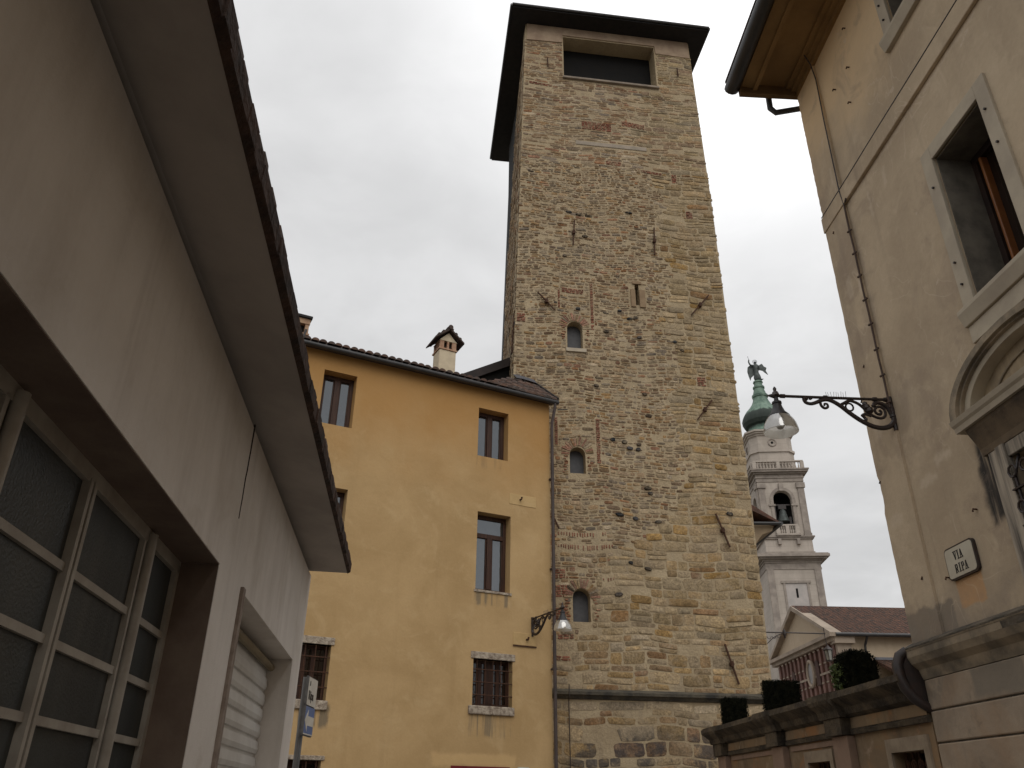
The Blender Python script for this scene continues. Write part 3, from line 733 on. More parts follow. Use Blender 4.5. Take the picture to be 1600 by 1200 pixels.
    LEAD = simple('lead_flashing', (.10, .10, .11), (.07, .07, .08), 4, .6, .2)
    a = [(-.50, 1.32), (-.3, 1.26), (-.1, 1.18), (.1, 1.1)]
    for (xa, ya), (xb, yb) in zip(a[:-1], a[1:]):
        za, zb = zr(xa, ya), zr(xb, yb)
        f.add([(xa, ya - .22, za - .02), (xb, yb - .22, zb - .02), (xb, yb + .02, zb + .22), (xa, ya + .02, za + .22)], [(0, 1, 2, 3)])
    f.build('flashing', LEAD, ro)
    gt = MB(); gt.tube([(-13, -.26, EZ - .10), (.16, -.26, EZ - .10)], .066, 10); gt.build('gutter', DARKGUTTER, ro, smooth=True)
    d = MB(); d.tube([(.05, -.26, EZ - .13), (.05, -.25, EZ - .3), (.02, -.13, EZ - .7), (.02, -.11, EZ - .9), (.02, -.11, 8), (.02, -.11, 3), (.02, -.11, .05)], .044, 10)
    for z in (9.5, 7, 4.5, 2.2): d.box(-.04, .08, -.12, .05, z, z + .04)
    d.build('drainpipe', DOWNPIPE, root, smooth=True)
    # rear lean-to roof rising to the tower flank
    l = MB(); l.prism([(-1.5, 13.9), (.5, 15.14), (.5, 14.82), (-1.12, 13.82)], 3.0, 6.0, 'y'); lr = l.build('rear_roof', simple('dark_roof_edge', (.045, .035, .033), (.03, .026, .026), 3, .7), root)
    l = MB(); l.prism([(-1.35, 13.7), (.5, 14.8), (.5, 12.3), (-1.35, 12.3)], 3.12, 5.9, 'y'); l.build('gable_wall', BLACK, lr)
    # chimney with gabled cap
    CX0, CX1, CY0, CY1 = -3.12, -2.60, .95, 1.45
    c = MB(); c.box(CX0, CX1, CY0, CY1, 12.1, 13.36); ch = c.build('chimney', CREAMCHIM, root, bevel=.015)
    c = MB(); c.box(CX0 - .03, CX1 + .03, CY0 - .03, CY1 + .03, 13.362, 13.41)
    for (xa, xb) in ((CX0, CX0 + .13), (CX0 + .23, CX0 + .29), (CX1 - .13, CX1)): c.box(xa, xb, CY0, CY0 + .1, 13.41, 13.66); c.box(xa, xb, CY1 - .1, CY1, 13.41, 13.66)
    for (ya, yb) in ((CY0 + .2, CY0 + .28),): c.box(CX0, CX0 + .1, ya, yb, 13.41, 13.66); c.box(CX1 - .1, CX1, ya, yb, 13.41, 13.66)
    c.build('vent', simple('vent_brick', (.46, .30, .20), (.34, .19, .12), 8, .9), ch)
    c = MB(); c.box(CX0 + .11, CX1 - .11, CY0 + .11, CY1 - .11, 13.412, 13.65); c.build('flue', BLACK, ch)
    xm = (CX0 + CX1) / 2
    c = MB(); c.prism([(CX0 - .02, 13.662), (CX1 + .02, 13.662), (xm, 13.95)], CY0 - .01, CY1 + .01, 'y'); c.build('pediment', CREAMCHIM, ch)
    c = MB()
    for sg in (-1, 1):
        e = xm + sg * .46
        c.prism([(xm, 14.0), (e, 13.62), (e, 13.67), (xm, 14.07)], CY0 - .14, CY1 + .14, 'y')
        for k in range(3):
            for j in range(3):
                t = (k + .15) / 3; xx = xm + sg * (.04 + .4 * t); zz = 14.07 - .38 * (t + .05)
                c.tube([(xx, CY0 - .12 + j * .26, zz), (xx, CY0 + .13 + j * .26, zz)], .055, 8)
    c.tube([(xm, CY0 - .17, 14.08), (xm, CY1 + .17, 14.08)], .075, 10); c.build('cap', simple('cap_tiles', (.085, .055, .045), (.05, .04, .035), 6, .9, .4), ch, smooth=True)
    # second chimney, square topped, further along
    CX0, CX1 = -7.55, -6.94
    c = MB(); c.box(CX0, CX1, CY0, CY1, 12.0, 12.72); ch = c.build('chimney', CREAMCHIM, root, bevel=.015)
    c = MB(); c.box(CX0 - .03, CX1 + .03, CY0 - .03, CY1 + .03, 12.722, 12.77)
    for (xa, xb) in ((CX0, CX0 + .1), (CX0 + .26, CX0 + .34), (CX1 - .1, CX1)): c.box(xa, xb, CY0, CY0 + .1, 12.77, 13.06); c.box(xa, xb, CY1 - .1, CY1, 12.77, 13.06)
    c.box(CX0 - .02, CX1 + .02, CY0 - .02, CY1 + .02, 13.06, 13.22); c.build('vent', simple('vent_plaster', (.44, .30, .19), (.33, .2, .13), 8, .9), ch)
    c = MB(); c.box(CX0 + .11, CX1 - .11, CY0 + .11, CY1 - .11, 12.772, 13.05); c.build('flue', BLACK, ch)
    c = MB(); c.box(CX0 - .08, CX1 + .06, CY0 - .08, CY1 + .08, 13.222, 13.3); c.build('cap', TOWERROOF, ch, bevel=.01)
house()

# ================================================================ GARAGE
def garage():
    root = empty('grey_garage', GP, GA)
    tag(root, 'low grey rendered garage with deep concrete eave, glazed gate and roller shutter', 'garage')
    GX0, GX1, GZ = -2.0, 5.03, 2.9
    DX0, DX1, DZ = 5.86, 9.01, 2.91
    UE = 9.69
    w = MB(); w.prism(rect(-12, UE, 0, 3.965), 0, .3, 'y', [rect(GX0, GX1, .03, GZ), rect(DX0, DX1, .03, DZ)], cap1=False)
    w.box(-12, UE - .02, .2, .3, 3.966, 4.2)
    w.box(UE - .2, UE, .3, 8, 0, 4.3); w.box(-12, -11.8, .3, 8, 0, 4.3)
    w.build('wall', GARAGEW, root)
    i = MB(); i.box(-11.7, UE - .25, .34, 7.8, .02, 4.1); i.build('interior', BLACK, root)
    gj = MB(); gj.box(-12, UE - .03, .05, .19, 3.967, 4.018); gj.build('eave_joint_shade', BLACK, root)  # black strip set in the open joint to stand for its shade
    # expansion joint crack
    R = random.Random(5); pts = [(5.33 + R.uniform(-.006, .006), -.001, 3.99 - k * .07) for k in range(11)]
    c = MB(); c.tube(pts, [.008 - .0004 * k for k in range(11)], 5); c.build('wall_crack', simple('crack_shadow', (.05, .03, .025), None, 5, 1), root)
    # eave slab sloping out over the lane
    dz = lambda x: -.025 + .0185 * x                     # the eave is not quite level
    s = MB(); pr = [(.3, 4.03, 0), (-.002, 4.02, 0), (-.43, 3.86, 1), (-.43, 3.95, 1), (.3, 4.22, 0)]; XS = [-12.2 + (UE - .03 + 12.2) * k / 60 for k in range(61)]
    s.add([(x, y, z + (dz(x) if f else 0)) for x in XS for y, z, f in pr], [(k * 5 + i, k * 5 + (i + 1) % 5, k * 5 + 5 + (i + 1) % 5, k * 5 + 5 + i) for k in range(60) for i in range(5)] + [(0, 1, 2, 3, 4), tuple(300 + i for i in (4, 3, 2, 1, 0))]); so_ = s.build('eave', SOFFIT, root)
    r = MB(); x = -12.2
    # ragged rim of mortar and broken tile ends
    while x < UE - .05:
        L_ = R.uniform(.10, .22); x1 = min(x + L_, UE - .02); o = R.uniform(-.006, .006); h = R.uniform(-.012, .008)
        e0, e1 = dz(x), dz(x1)
        r.add([(x, -.425, 3.855 + e0), (x1, -.425, 3.855 + e1), (x1, -.46 - o, 3.875 + e1), (x, -.46 - o, 3.875 + e0), (x, -.425, 3.98 + e0), (x1, -.425, 3.98 + e1), (x1, -.465 - o, 3.975 + h + e1), (x, -.465 - o, 3.975 + h + e0)],
              [(0, 3, 2, 1), (4, 5, 6, 7), (0, 1, 5, 4), (1, 2, 6, 5), (2, 3, 7, 6), (3, 0, 4, 7)]); x = x1
    r.build('eave_rim', RIM, so_)
    t = MB(); x = -12.2
    while x < UE - .1:                                                     # low broken ends of the tiles bedded in the rim
        L_ = R.uniform(.08, .2); x1 = min(x + L_, UE - .03); k = R.uniform(.6, 1.2); t.curc = (.085 * k, .055 * k, .042 * k); o = R.uniform(-.008, .004); h = R.uniform(-.012, .010)
        e0, e1 = dz(x), dz(x1)
        t.add([(x, -.40, 3.972 + e0), (x1, -.40, 3.972 + e1), (x1, -.455 - o, 3.978 + e1), (x, -.455 - o, 3.978 + e0), (x, -.40, 4.06 + e0), (x1, -.40, 4.06 + e1), (x1, -.45 - o, 4.035 + h + e1), (x, -.45 - o, 4.035 + h + e0)],
              [(0, 3, 2, 1), (4, 5, 6, 7), (0, 1, 5, 4), (1, 2, 6, 5), (2, 3, 7, 6), (3, 0, 4, 7)]); x = x1
    t.curc = (.06, .05, .045); t.add([(-12.2, -.40, 4.05 + dz(-12.2)), (UE, -.40, 4.05 + dz(UE)), (UE, 3.5, 5.5), (-12.2, 3.5, 5.5)], [(0, 1, 2, 3)])
    t.curc = None; t.build('roof_tiles', TILES, so_)
    t = MB(); t.bar((4.2, -.44, 4.08), (4.2, -.455, 4.15), .012); t.build('tile_hook', IRON, so_)
    LINING = simple('brown_shade_reveal', (.20, .15, .115), (.13, .09, .07), 2, .9, .2)  # brown lining with the shade of the gate opening put into its colour
    l = MB(); l.box(GX0, GX1 - .004, .004, .29, GZ - .006, GZ - .001); l.box(GX1 - .006, GX1 - .001, .004, .29, .03, GZ - .007); l.build('reveal_shade_lining', LINING, root)
    # glazed gate
    y = .21
    f = MB(); zb = [.05, .38, .69, .99, 1.28, 1.57, 1.865, 2.155, 2.445]
    posts = [-1.0, -.05, .87, 1.74, 2.61, 3.43, 4.35]
    for z in zb: f.box(GX0, GX1, y + .03, y + .075, z - .018, z + .018)
    for x in posts:
        if x in (2.61, 4.35, .87, -1.0): f.tube([(x, y + .01, .03), (x, y + .01, GZ - .03)], .03, 10); f.box(x - .075, x - .045, y + .02, y + .08, .03, GZ - .06)
        else: f.box(x - .042, x - .011, y + .012, y + .08, .03, GZ - .06); f.box(x + .011, x + .042, y + .012, y + .08, .03, GZ - .06)
    f.box(GX1 - .06, GX1 - .002, y + .02, y + .08, .03, GZ - .03)
    f.box(GX0, GX1, y + .02, y + .09, GZ - .075, GZ - .002)
    gate = f.build('glazed_gate', GATEFRAME, root, smooth=True)
    for a, b in zip([GX0] + posts, posts + [GX1]):
        p = MB(); p.box(a + .03, b - .03, y + .05, y + .06, .05, GZ - .06); p.build('pane', GATEPANE, gate)
    # roller shutter
    f = MB(); z = .03
    while z < 2.66:
        f.prism([(.255, z), (.232, z + .012), (.222, z + .05), (.230, z + .125), (.255, z + .132)], DX0 + .02, DX1 - .02, 'x'); z += .15
    f.box(DX0, DX1, .25, .27, .03, 2.9)
    sh = f.build('roller_shutter', SLAT, root)
    f = MB(); f.tube([(DX0, .21, 2.82), (DX1, .21, 2.82)], .038, 10); f.build('shutter_rail', simple('brass_rail', (.24, .19, .11), (.17, .13, .075), 4, .5), sh)
    f = MB(); f.box(DX0 - .085, DX0, -.025, .04, .03, DZ + .02); f.build('door_trim', simple('chipped_trim', (.34, .28, .235), (.22, .17, .14), 9, .8), root, bevel=.005)
garage()

# ================================================================ RIGHT HAND HOUSE (local x runs down the lane, +y is out over the lane)
def right_house():
    root = empty('plastered_house', RP, RA)
    tag(root, 'weathered mauve grey plastered house with carved pediment, stone trimmed windows and ochre eave', 'house')
    UE = 8.33; ZT = 10.7
    LIN = simple('window_reveal_shade', (.17, .15, .12), (.09, .08, .065), 5, .8)  # dimness of the window recess painted into the reveal colour
    W1 = (5.30, 6.08, 5.64, 7.34); W0 = (5.3, 6.08, 9.24, 10.25); NI = (5.2, 6.22, 2.98, 4.2)
    wl = MB(); wl.prism(rect(-12, UE, 3.0, ZT), 0, -.4, 'y', [rect(*W1), rect(*W0), rect(*NI)], cap1=False)
    wl.box(UE - .3, UE, -9, -.4, 0, ZT)
    wl.build('wall', RWALL, root)
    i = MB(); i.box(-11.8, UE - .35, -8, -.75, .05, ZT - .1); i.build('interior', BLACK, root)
    # corner pilaster strip and string band, slightly proud
    p = MB(); RR = random.Random(21)
    def edge(z0, z1): return [(UE + .02 - abs(RR.gauss(0, .006)) - (.03 if 4.45 < z0 + (z1 - z0) * k / 60 < 4.75 and z1 < 9 else 0), z0 + (z1 - z0) * k / 60) for k in range(61)]
    p.prism([(7.78, 8.19), (7.78, 3.02)] + edge(3.02, 8.19), 0, .03, 'y'); p.prism([(7.78, ZT), (7.78, 8.42)] + edge(8.42, ZT), 0, .028, 'y'); p.build('pilaster', RWALL, root, bevel=.008)
    p = MB(); p.box(-12, UE + .04, 0, .045, 8.19, 8.42); p.build('string_band', RWALL, root, bevel=.01)
    # window surrounds
    for (x0, x1, z0, z1), low in ((W1, True), (W0, False)):
        s = MB(); b = .16
        s.box(x0 - b, x0, -.02, .03, z0, z1 + b); s.box(x1, x1 + b, -.02, .03, z0, z1 + b); s.box(x0, x1, -.02, .03, z1, z1 + b)
        so_ = s.build('window', SURROUND, root, bevel=.006)
        s = MB(); s.sweep([(-.05, z0 - .16), (.05, z0 - .16), (.07, z0 - .1), (.09, z0 - .04), (.09, z0), (-.05, z0)], x0 - b - .03, x1 + b + .03)
        if low: s.box(x0 - b - .02, x1 + b + .02, -.02, .025, z0 - .33, z0 - .162)
        s.build('sill', SURROUND, so_, bevel=.006)
        f = MB(); f.box(x1 - .012, x1 - .001, -.39, -.02, z0, z1); f.box(x0 + .001, x0 + .012, -.39, -.02, z0, z1); f.box(x0 + .013, x1 - .013, -.39, -.02, z1 - .012, z1 - .001); f.build('reveal', LIN, so_)
        f = MB(); yy = -.36
        f.box(x0, x0 + .08, yy - .07, yy, z0, z1); f.box(x1 - .08, x1, yy - .07, yy, z0, z1); f.box(x0 + .08, x1 - .08, yy - .07, yy, z1 - .09, z1); f.box(x0 + .08, x1 - .08, yy - .07, yy, z0, z0 + .07)
        f.build('frame', DARKWOOD, so_)
        f = MB()                                                          # far sash folded inwards
        f.box(x1 - .17, x1 - .135, yy - .3, yy + .02, z0 + .02, z1 - .1); f.build('sash', simple('varnished_sash', (.28, .10, .025), (.2, .07, .02), 5, .4, spec=.5), so_, bevel=.01)
        f = MB(); f.box(x0 + .08, x1 - .16, yy - .06, yy - .05, z0 + .07, z1 - .09); f.build('pane', PANEDARK, so_)
        for hx, hz in ((x1 + .08, z0 + .25), (x1 + .09, z0 + .5), (x1 + .08, z1 - .3), (x0 - .07, z1 - .2), (x0 - .08, z1 - .6), (x1 + .2, z0 - .05)):
            v = MB(); v.tube([(hx, .02, hz), (hx, .05, hz)], .012, 6); v.build('pin', IRON, so_)
    # segmental pediment over the barred window
    xc = 5.62
    def arc(rx, rz, zb, n=20): return [(xc + rx * cos(pi * k / n), zb + rz * sin(pi * k / n)) for k in range(n + 1)]
    zb = 4.68
    def ring(mb, o1, o2, y0, y1):
        n = len(o1)
        vs = [(x, y0, z) for x, z in o1] + [(x, y1, z) for x, z in o1] + [(x, y1, z) for x, z in o2] + [(x, y0, z) for x, z in o2]
        fs = []
        for k in range(n - 1):
            for a in range(4): b = (a + 1) % 4; fs.append((a * n + k, a * n + k + 1, b * n + k + 1, b * n + k))
        fs += [tuple(a * n for a in range(4)), tuple(a * n + n - 1 for a in reversed(range(4)))]
        mb.add(vs, fs)
    s = MB(); ring(s, arc(.985, .50, zb), arc(.885, .44, zb), -.02, .20); ring(s, arc(.885, .44, zb), arc(.855, .42, zb), -.02, .165); pe = s.build('pediment', MOULD, root, smooth=25)
    s = MB(); ring(s, arc(.855, .42, zb), arc(.77, .365, zb), -.02, .13); s.build('inner_mould', SURROUND, pe, smooth=25)
    s = MB(); s.prism(arc(.77, .365, zb), -.02, .012, 'y'); s.build('tympanum', simple('tympanum_plaster', (.42, .33, .215), (.24, .19, .13), 3.2, .9, .2, stretch=(2, 2, .5)), pe)
    s = MB(); ring(s, arc(.56, .26, zb), arc(.54, .248, zb), 0, .03); s.build('inner_mould', MOULD, pe)
    s = MB(); s.sweep([(-.02, 4.565), (.17, 4.565), (.18, 4.61), (.2, 4.63), (.215, 4.67), (.2, 4.68), (-.02, 4.68)], xc - .99, xc + .99); s.build('cornice', SURROUND, pe)
    s = MB(); s.sweep([(-.02, 4.32), (.04, 4.32), (.05, 4.38), (.08, 4.44), (.13, 4.53), (.14, 4.563), (-.02, 4.563)], xc - .9, xc + .9)
    s.build('soffit_mould', simple('sooty_soffit_stone', (.17, .125, .08), (.07, .055, .042), 4, .92, .4), pe)
    # jambs of the barred window, stained
    s = MB(); s.box(6.22, 6.46, -.02, .035, 3.0, 4.318); s.box(6.22, 6.33, .036, .06, 3.0, 4.318); s.box(4.8, 5.2, -.02, .035, 3.0, 4.318); s.box(5.2, 6.22, -.02, .035, 4.2, 4.318)
    bw = s.build('barred_window', simple('stained_jamb_stone', (.44, .375, .295), (.06, .055, .05), 2.6, .9, .3, stretch=(5, 5, .35)), root, bevel=.006)
    s = MB()
    for k in range(7): x = 5.24 + k * .155; s.tube([(x, -.02, 3.0), (x, .05, 3.1), (x, .06, 4.0), (x, -.02, 4.2)], .013, 6)
    for z in (3.3, 3.6, 3.9): s.bar((5.2, .07, z), (6.22, .07, z), .03, .012)
    for k in range(7):
        x = 5.24 + k * .155
        for z in (3.45, 3.75, 4.05):
            s.tube([(x + .05 * cos(q * pi / 4), .075, z + .05 * sin(q * pi / 4)) for q in range(8)], .01, 5, closed=True)
    s.build('grille', IRON, bw)
    s = MB(); s.sweep([(-.02, 2.82), (.03, 2.82), (.12, 2.9), (.13, 2.955), (-.02, 2.955)], 4.6, 6.75); s.build('sill', DIRTYTOP, bw)
    # base: moulding and block courses with open joints
    m = MB(); m.sweep([(-.02, 2.70), (.0, 2.70), (.03, 2.79), (.09, 2.84), (.12, 2.90), (.125, 2.96), (.04, 3.0), (-.02, 3.03)], -12, UE + .06)
    m.sweep([(.035, 3.0), (.128, 2.962), (.132, 2.975), (.06, 3.015)], -12, UE + .062); m.build('base_moulding', [MOULD], root)
    d = MB(); d.sweep([(.02, 3.016), (.1, 2.985), (.134, 2.977), (.134, 2.99), (.06, 3.03), (.02, 3.05)], -12, UE + .064); d.build('moulding_cap', DIRTYTOP, root)
    b = MB(); z = 0.0
    for z1 in (.55, 1.05, 1.55, 1.84, 2.13, 2.415, 2.70):
        b.box(-12, UE - .01, -.35, .005, z + .008, z1 - .006); z = z1
    b.build('base_blocks', RBASE, root, bevel=.012)
    b = MB(); b.box(-12, UE - .03, -.4, -.012, 0, 2.7); b.build('joint_mortar', DIRTYTOP, root)
    # eave: gutter, boarded soffit and moulded bed
    ez = 10.62
    e = MB(); e.sweep([(-.3, ez), (.05, ez), (.05, ez + .07), (.12, ez + .07), (.12, ez + .12), (.19, ez + .12), (.19, ez + .17), (.62, ez + .17), (.62, ez + .06), (.68, ez + .06), (.68, ez + .10), (.84, ez + .13), (.84, ez + .30), (-.3, ez + .5)], -12, UE - .02)
    ev = e.build('eave', EAVEPAINT, root)
    e = MB(); e.box(UE - .02, UE + .06, -.3, .86, ez - .0, ez + .28); e.build('eave_end', simple('eave_end_board', (.16, .10, .045), (.12, .07, .03), 3, .8), ev)
    e = MB(); e.tube([(-12, .95, ez + .16), (UE + .08, .95, ez + .16)], .105, 12); e.build('gutter', DARKGUTTER, ev, smooth=True)
    e = MB(); e.prism([(-.3, ez + .52), (1.02, ez + .30), (1.02, ez + .34), (-.3, ez + .62), (-6, 13), (-6, 12.9)], -12, UE + .1, 'x'); e.build('roof', TILES, root)
    e = MB(); e.tube([(UE + .12, .40, ez + .1), (UE + .13, .40, ez - .12), (UE + .13, .33, ez - .2), (UE + .14, -.06, ez - .08), (UE + .14, -.2, ez - .06)], .042, 10); e.build('drainpipe', DARKGUTTER, root, smooth=True)
    # cable down the pilaster with clips, loose wire across the eave
    pts = [(7.77, .04, 8.17)] + [(7.77 + .006 * sin(k * 2.1), .042, 8.1 - k * .3) for k in range(1, 10)]
    c = MB(); c.tube(pts, .011, 6)
    for k in range(1, 9): c.tube([(7.74, .035, 8.1 - k * .33), (7.80, .055, 8.1 - k * .33)], .014, 6)
    c.build('cable', simple('brown_cable', (.10, .065, .05), None, 5, .7), root)
    c = MB(); c.tube([(7.7, .16, ez + .1), (7.72, .09, ez - .05), (7.75, .045, ez - .3), (7.78, .045, 9.6), (7.79, .05, 8.4), (7.77, .04, 8.17)], .008, 6); c.tube([(7.75, .03, 8.2), (7.6, .1, 8.12)], .012, 6); c.build('cable', IRON, root)
    c = MB(); c.tube([(8.34, .048, 8.425), (7.9, .048, 8.428), (7.5, .048, 8.424), (6.8, .048, 8.43), (5.8, .048, 8.425), (5.0, .048, 8.43)], .006, 6); c.build('cable', IRON, root)
    # hooks and stub pins left in the plaster
    for u, z in ((7.43, 9.78), (7.04, 9.74), (7.18, 9.29), (6.92, 10.3), (8.15, 8.05), (8.12, 6.1), (8.33, 5.75), (8.3, 4.75), (7.9, 3.6), (7.5, 3.5), (6.85, 3.95)):
        c = MB(); c.tube([(u, -.01, z), (u, .035, z + .004), (u + .006, .04, z - .02)], .009, 6); c.build('wall_pin', RUST, root)
right_house()

def via_sign():
    p = world_pt(RP, RA, 7.22, .0, 3.595)
    root = empty('street_sign', p, RA); tag(root, 'cream enamel street name plate reading VIA RIPA in dark frame on plaster wall', 'street sign')
    def rr(w, h, r, n=5):
        o = []
        for cx, cz, a in ((w - r, h - r, 0), (-w + r, h - r, 90), (-w + r, -h + r, 180), (w - r, -h + r, 270)):
            for k in range(n + 1): q = RD(a + 90 * k / n); o.append((cx + r * cos(q), cz + r * sin(q)))
        return o
    b = MB(); b.prism(rr(.235, .148, .045), .002, .03, 'y'); fr = b.build('frame', IRON, root, bevel=.004)
    b = MB(); b.prism(rr(.219, .132, .036), .031, .036, 'y'); b.build('plate', ENAMEL, root)
    # condensed serif capitals made of strokes; the reader looks along -y so letters run towards -x
    m = MB()
    def stroke(x0, z0, x1, z1, w):
        m.add([(-(x0 - w / 2), .0385, z0), (-(x0 + w / 2), .0385, z0), (-(x1 + w / 2), .0385, z1), (-(x1 - w / 2), .0385, z1),
               (-(x0 - w / 2), .036, z0), (-(x0 + w / 2), .036, z0), (-(x1 + w / 2), .036, z1), (-(x1 - w / 2), .036, z1)],
              [(0, 1, 2, 3), (0, 1, 5, 4), (1, 2, 6, 5), (2, 3, 7, 6), (3, 0, 4, 7)])
    H = .075; T = .014; t = .007
    def ser(x, z): stroke(x - .014, z, x + .014, z, .0) or m.box(-(x + .014), -(x - .014), .036, .0385, z - .003, z + .003)
    def I(x, z): stroke(x, z, x, z + H, T); ser(x, z); ser(x, z + H)
    def V(x, z): stroke(x - .015, z + H, x, z, T); stroke(x + .016, z + H, x + .002, z, t); ser(x - .015, z + H); ser(x + .016, z + H)
    def A(x, z): stroke(x - .016, z, x - .002, z + H, t); stroke(x + .015, z, x, z + H, T); m.box(-(x + .01), -(x - .01), .036, .0385, z + .022, z + .029); ser(x - .016, z); ser(x + .015, z)
    def bowl(x, z):
        z2 = z + H; m.box(-(x + .02), -x, .036, .0385, z2 - .007, z2); m.box(-(x + .02), -x, .036, .0385, z + .034, z + .041); stroke(x + .022, z + .037, x + .022, z2 - .003, T * .9)
    def Pp(x, z): stroke(x - .008, z, x - .008, z + H, T); ser(x - .008, z); bowl(x - .004, z)
    def Rr(x, z): Pp(x, z); stroke(x + .006, z + .037, x + .022, z, T * .9)
    V(-.06, .018); I(-.012, .018); A(.036, .018)
    Rr(-.082, -.096); I(-.026, -.096); Pp(.02, -.096); A(.077, -.096)
    m.build('lettering', INK, root)
via_sign()

# ---- curved black pipe bend beneath the base moulding, at the corner
pb = MB()
o0 = world_pt(RP, RA, 8.33, 0, 0)
pts = [(.02, .10, 2.98), (.05, .17, 2.93), (.06, .205, 2.84), (.05, .21, 2.74), (.04, .18, 2.63), (.02, .12, 2.53), (.0, .03, 2.46), (-.0, -.05, 2.42)]
pb.tube(pts, [.045, .05, .055, .055, .055, .05, .045, .04], 10)
pb.prism([(.0, 2.96), (.12, 2.93), (.17, 2.84), (.17, 2.74), (.14, 2.63), (.08, 2.53), (.0, 2.47)], .0, .04, 'x')  # black plate inside the bend, standing in for the shadow there
po = pb.build('iron_pipe', IRON, None, smooth=True); po.location = o0; po.rotation_euler = (0, 0, RD(90 - RA))
tag(po, 'thick curved black iron pipe bend bulging from the house corner over the garden wall', 'pipe')

# ================================================================ WALL LAMPS
def lamp_proto():
    """local x points out from the wall; the arm is at z = 0"""
    root = empty('wall_lamp', (0, 0, 0))
    k = .00111; kz = .00120
    P = lambda x, y: ((1335 - x) * k, 0, -(y - 238) * kz)
    a = MB(); a.tube([(0, 0, 0), (1.28, 0, 0)], .0165, 8); a.tube([(1.15, 0, 0), (1.2, 0, 0)], .024, 8)
    for x in (1300, 1190, 700): q = P(x, 238); a.tube([(q[0] - .02, 0, 0), (q[0] + .02, 0, 0)], .026, 8)
    a.tube([(.0, 0, .03), (.0, 0, -.36)], [.03, .022], 8); a.tube([(1.27, 0, 0), (1.345, 0, 0)], [.03, .006], 8); a.tube([(1.25, 0, .0), (1.25, 0, .045), (1.25, 0, .055), (1.25, 0, .085), (1.25, 0, .11)], [.045, .03, .016, .02, .006], 10)
    a.build('arm', IRON, root, smooth=True)
    s = MB()
    def crv(pts, r0, r1=None, dense=4):
        q = [Vector(P(*p)) for p in pts]; out = []
        for i in range(len(q) - 1):
            p0 = q[max(i - 1, 0)]; p1 = q[i]; p2 = q[i + 1]; p3 = q[min(i + 2, len(q) - 1)]
            for j in range(dense):
                t = j / dense; out.append(.5 * ((2 * p1) + (p2 - p0) * t + (2 * p0 - 5 * p1 + 4 * p2 - p3) * t * t + (3 * p1 - p0 - 3 * p2 + p3) * t ** 3))
        out.append(q[-1]); n = len(out); r1 = (r1 or r0) * 1.25; r0 *= 1.25
        s.tube(out, [r0 + (r1 - r0) * i / (n - 1) for i in range(n)], 6)
    crv([(520, 268), (495, 245), (482, 265), (500, 295), (545, 305), (600, 290), (650, 268), (710, 258), (770, 275), (840, 320), (920, 390), (1010, 455), (1110, 505), (1210, 520), (1300, 490), (1345, 420), (1335, 300)], .014, .024)
    crv([(545, 262), (552, 245), (570, 250)], .012)
    crv([(640, 275), (645, 320), (675, 345), (708, 330), (705, 303), (682, 300), (676, 320)], .014, .009)
    crv([(870, 290), (935, 262), (1010, 285), (1060, 330), (1090, 370), (1150, 410), (1215, 425), (1262, 395), (1262, 335), (1215, 310), (1172, 335), (1175, 375), (1210, 388), (1228, 362), (1210, 345)], .014, .012)
    crv([(1160, 310), (1190, 275), (1250, 280), (1300, 320), (1325, 390)], .018, .02)
    crv([(1030, 410), (1060, 390), (1120, 410)], .016, .01); crv([(1035, 400), (1060, 445), (1050, 470)], .016, .01)
    crv([(865, 310), (850, 285)], .01)
    c = P(922, 325); s.tube([(c[0] + .042 * cos(q * pi / 6), 0, c[2] + .045 * sin(q * pi / 6)) for q in range(12)], .011, 6, closed=True)
    for x, y, r in ((1090, 320, .04), (1110, 350, .045), (1080, 290, .03), (1060, 440, .02), (1330, 400, .03)):
        q = P(x, y); s.lathe([(r * .3, q[2] - r * 1.1), (r, q[2] - r * .4), (r * .9, q[2] + r * .5), (r * .25, q[2] + r)], q[0], 0, 8)
    q = P(1385, 515); s.tube([P(1345, 500), P(1350, 515)], .012, 6)
    s.build('scroll', IRON, root, smooth=True)
    b = MB()
    for i in range(9):
        x = P(715 + i * 24, 238)[0]; b.tube([(x, 0, .015), (x + rnd.uniform(-.01, .01), rnd.uniform(-.02, .02), .075)], .0022, 4)
    b.build('bird_spike', IRON, root)
    h = MB(); h.lathe([(.02, -.01), (.026, -.06), (.05, -.075), (.052, -.095), (.045, -.105), (.052, -.14), (.075, -.2), (.115, -.245), (.118, -.262), (.06, -.25)], 1.25, 0, 24)
    h.build('hood', simple('lamp_hood', (.035, .033, .035), (.025, .024, .025), 6, .45, .05), root, smooth=True)
    t = NT('frosted_bowl'); N = t.N; L = t.L
    gl = N.new('ShaderNodeBsdfGlossy'); gl.inputs['Roughness'].default_value = .12
    tr = N.new('ShaderNodeBsdfTranslucent'); tr.inputs['Color'].default_value = (.95, .94, .9, 1)
    tp = N.new('ShaderNodeBsdfTransparent'); tp.inputs['Color'].default_value = (.9, .89, .87, 1)
    m1 = N.new('ShaderNodeMixShader'); m1.inputs[0].default_value = .10; L.new(tr.outputs[0], m1.inputs[1]); L.new(tp.outputs[0], m1.inputs[2])
    m2 = N.new('ShaderNodeMixShader'); m2.inputs[0].default_value = .35; L.new(m1.outputs[0], m2.inputs[1]); L.new(gl.outputs[0], m2.inputs[2]); L.new(m2.outputs[0], N['Material Output'].inputs[0])
    w = MB(); w.lathe([(.112, -.25), (.14, -.29), (.165, -.34), (.178, -.40), (.18, -.425), (.172, -.43), (.168, -.40), (.155, -.34)], 1.25, 0, 28, cap=False)
    w.build('bowl', t.m, root, smooth=True)
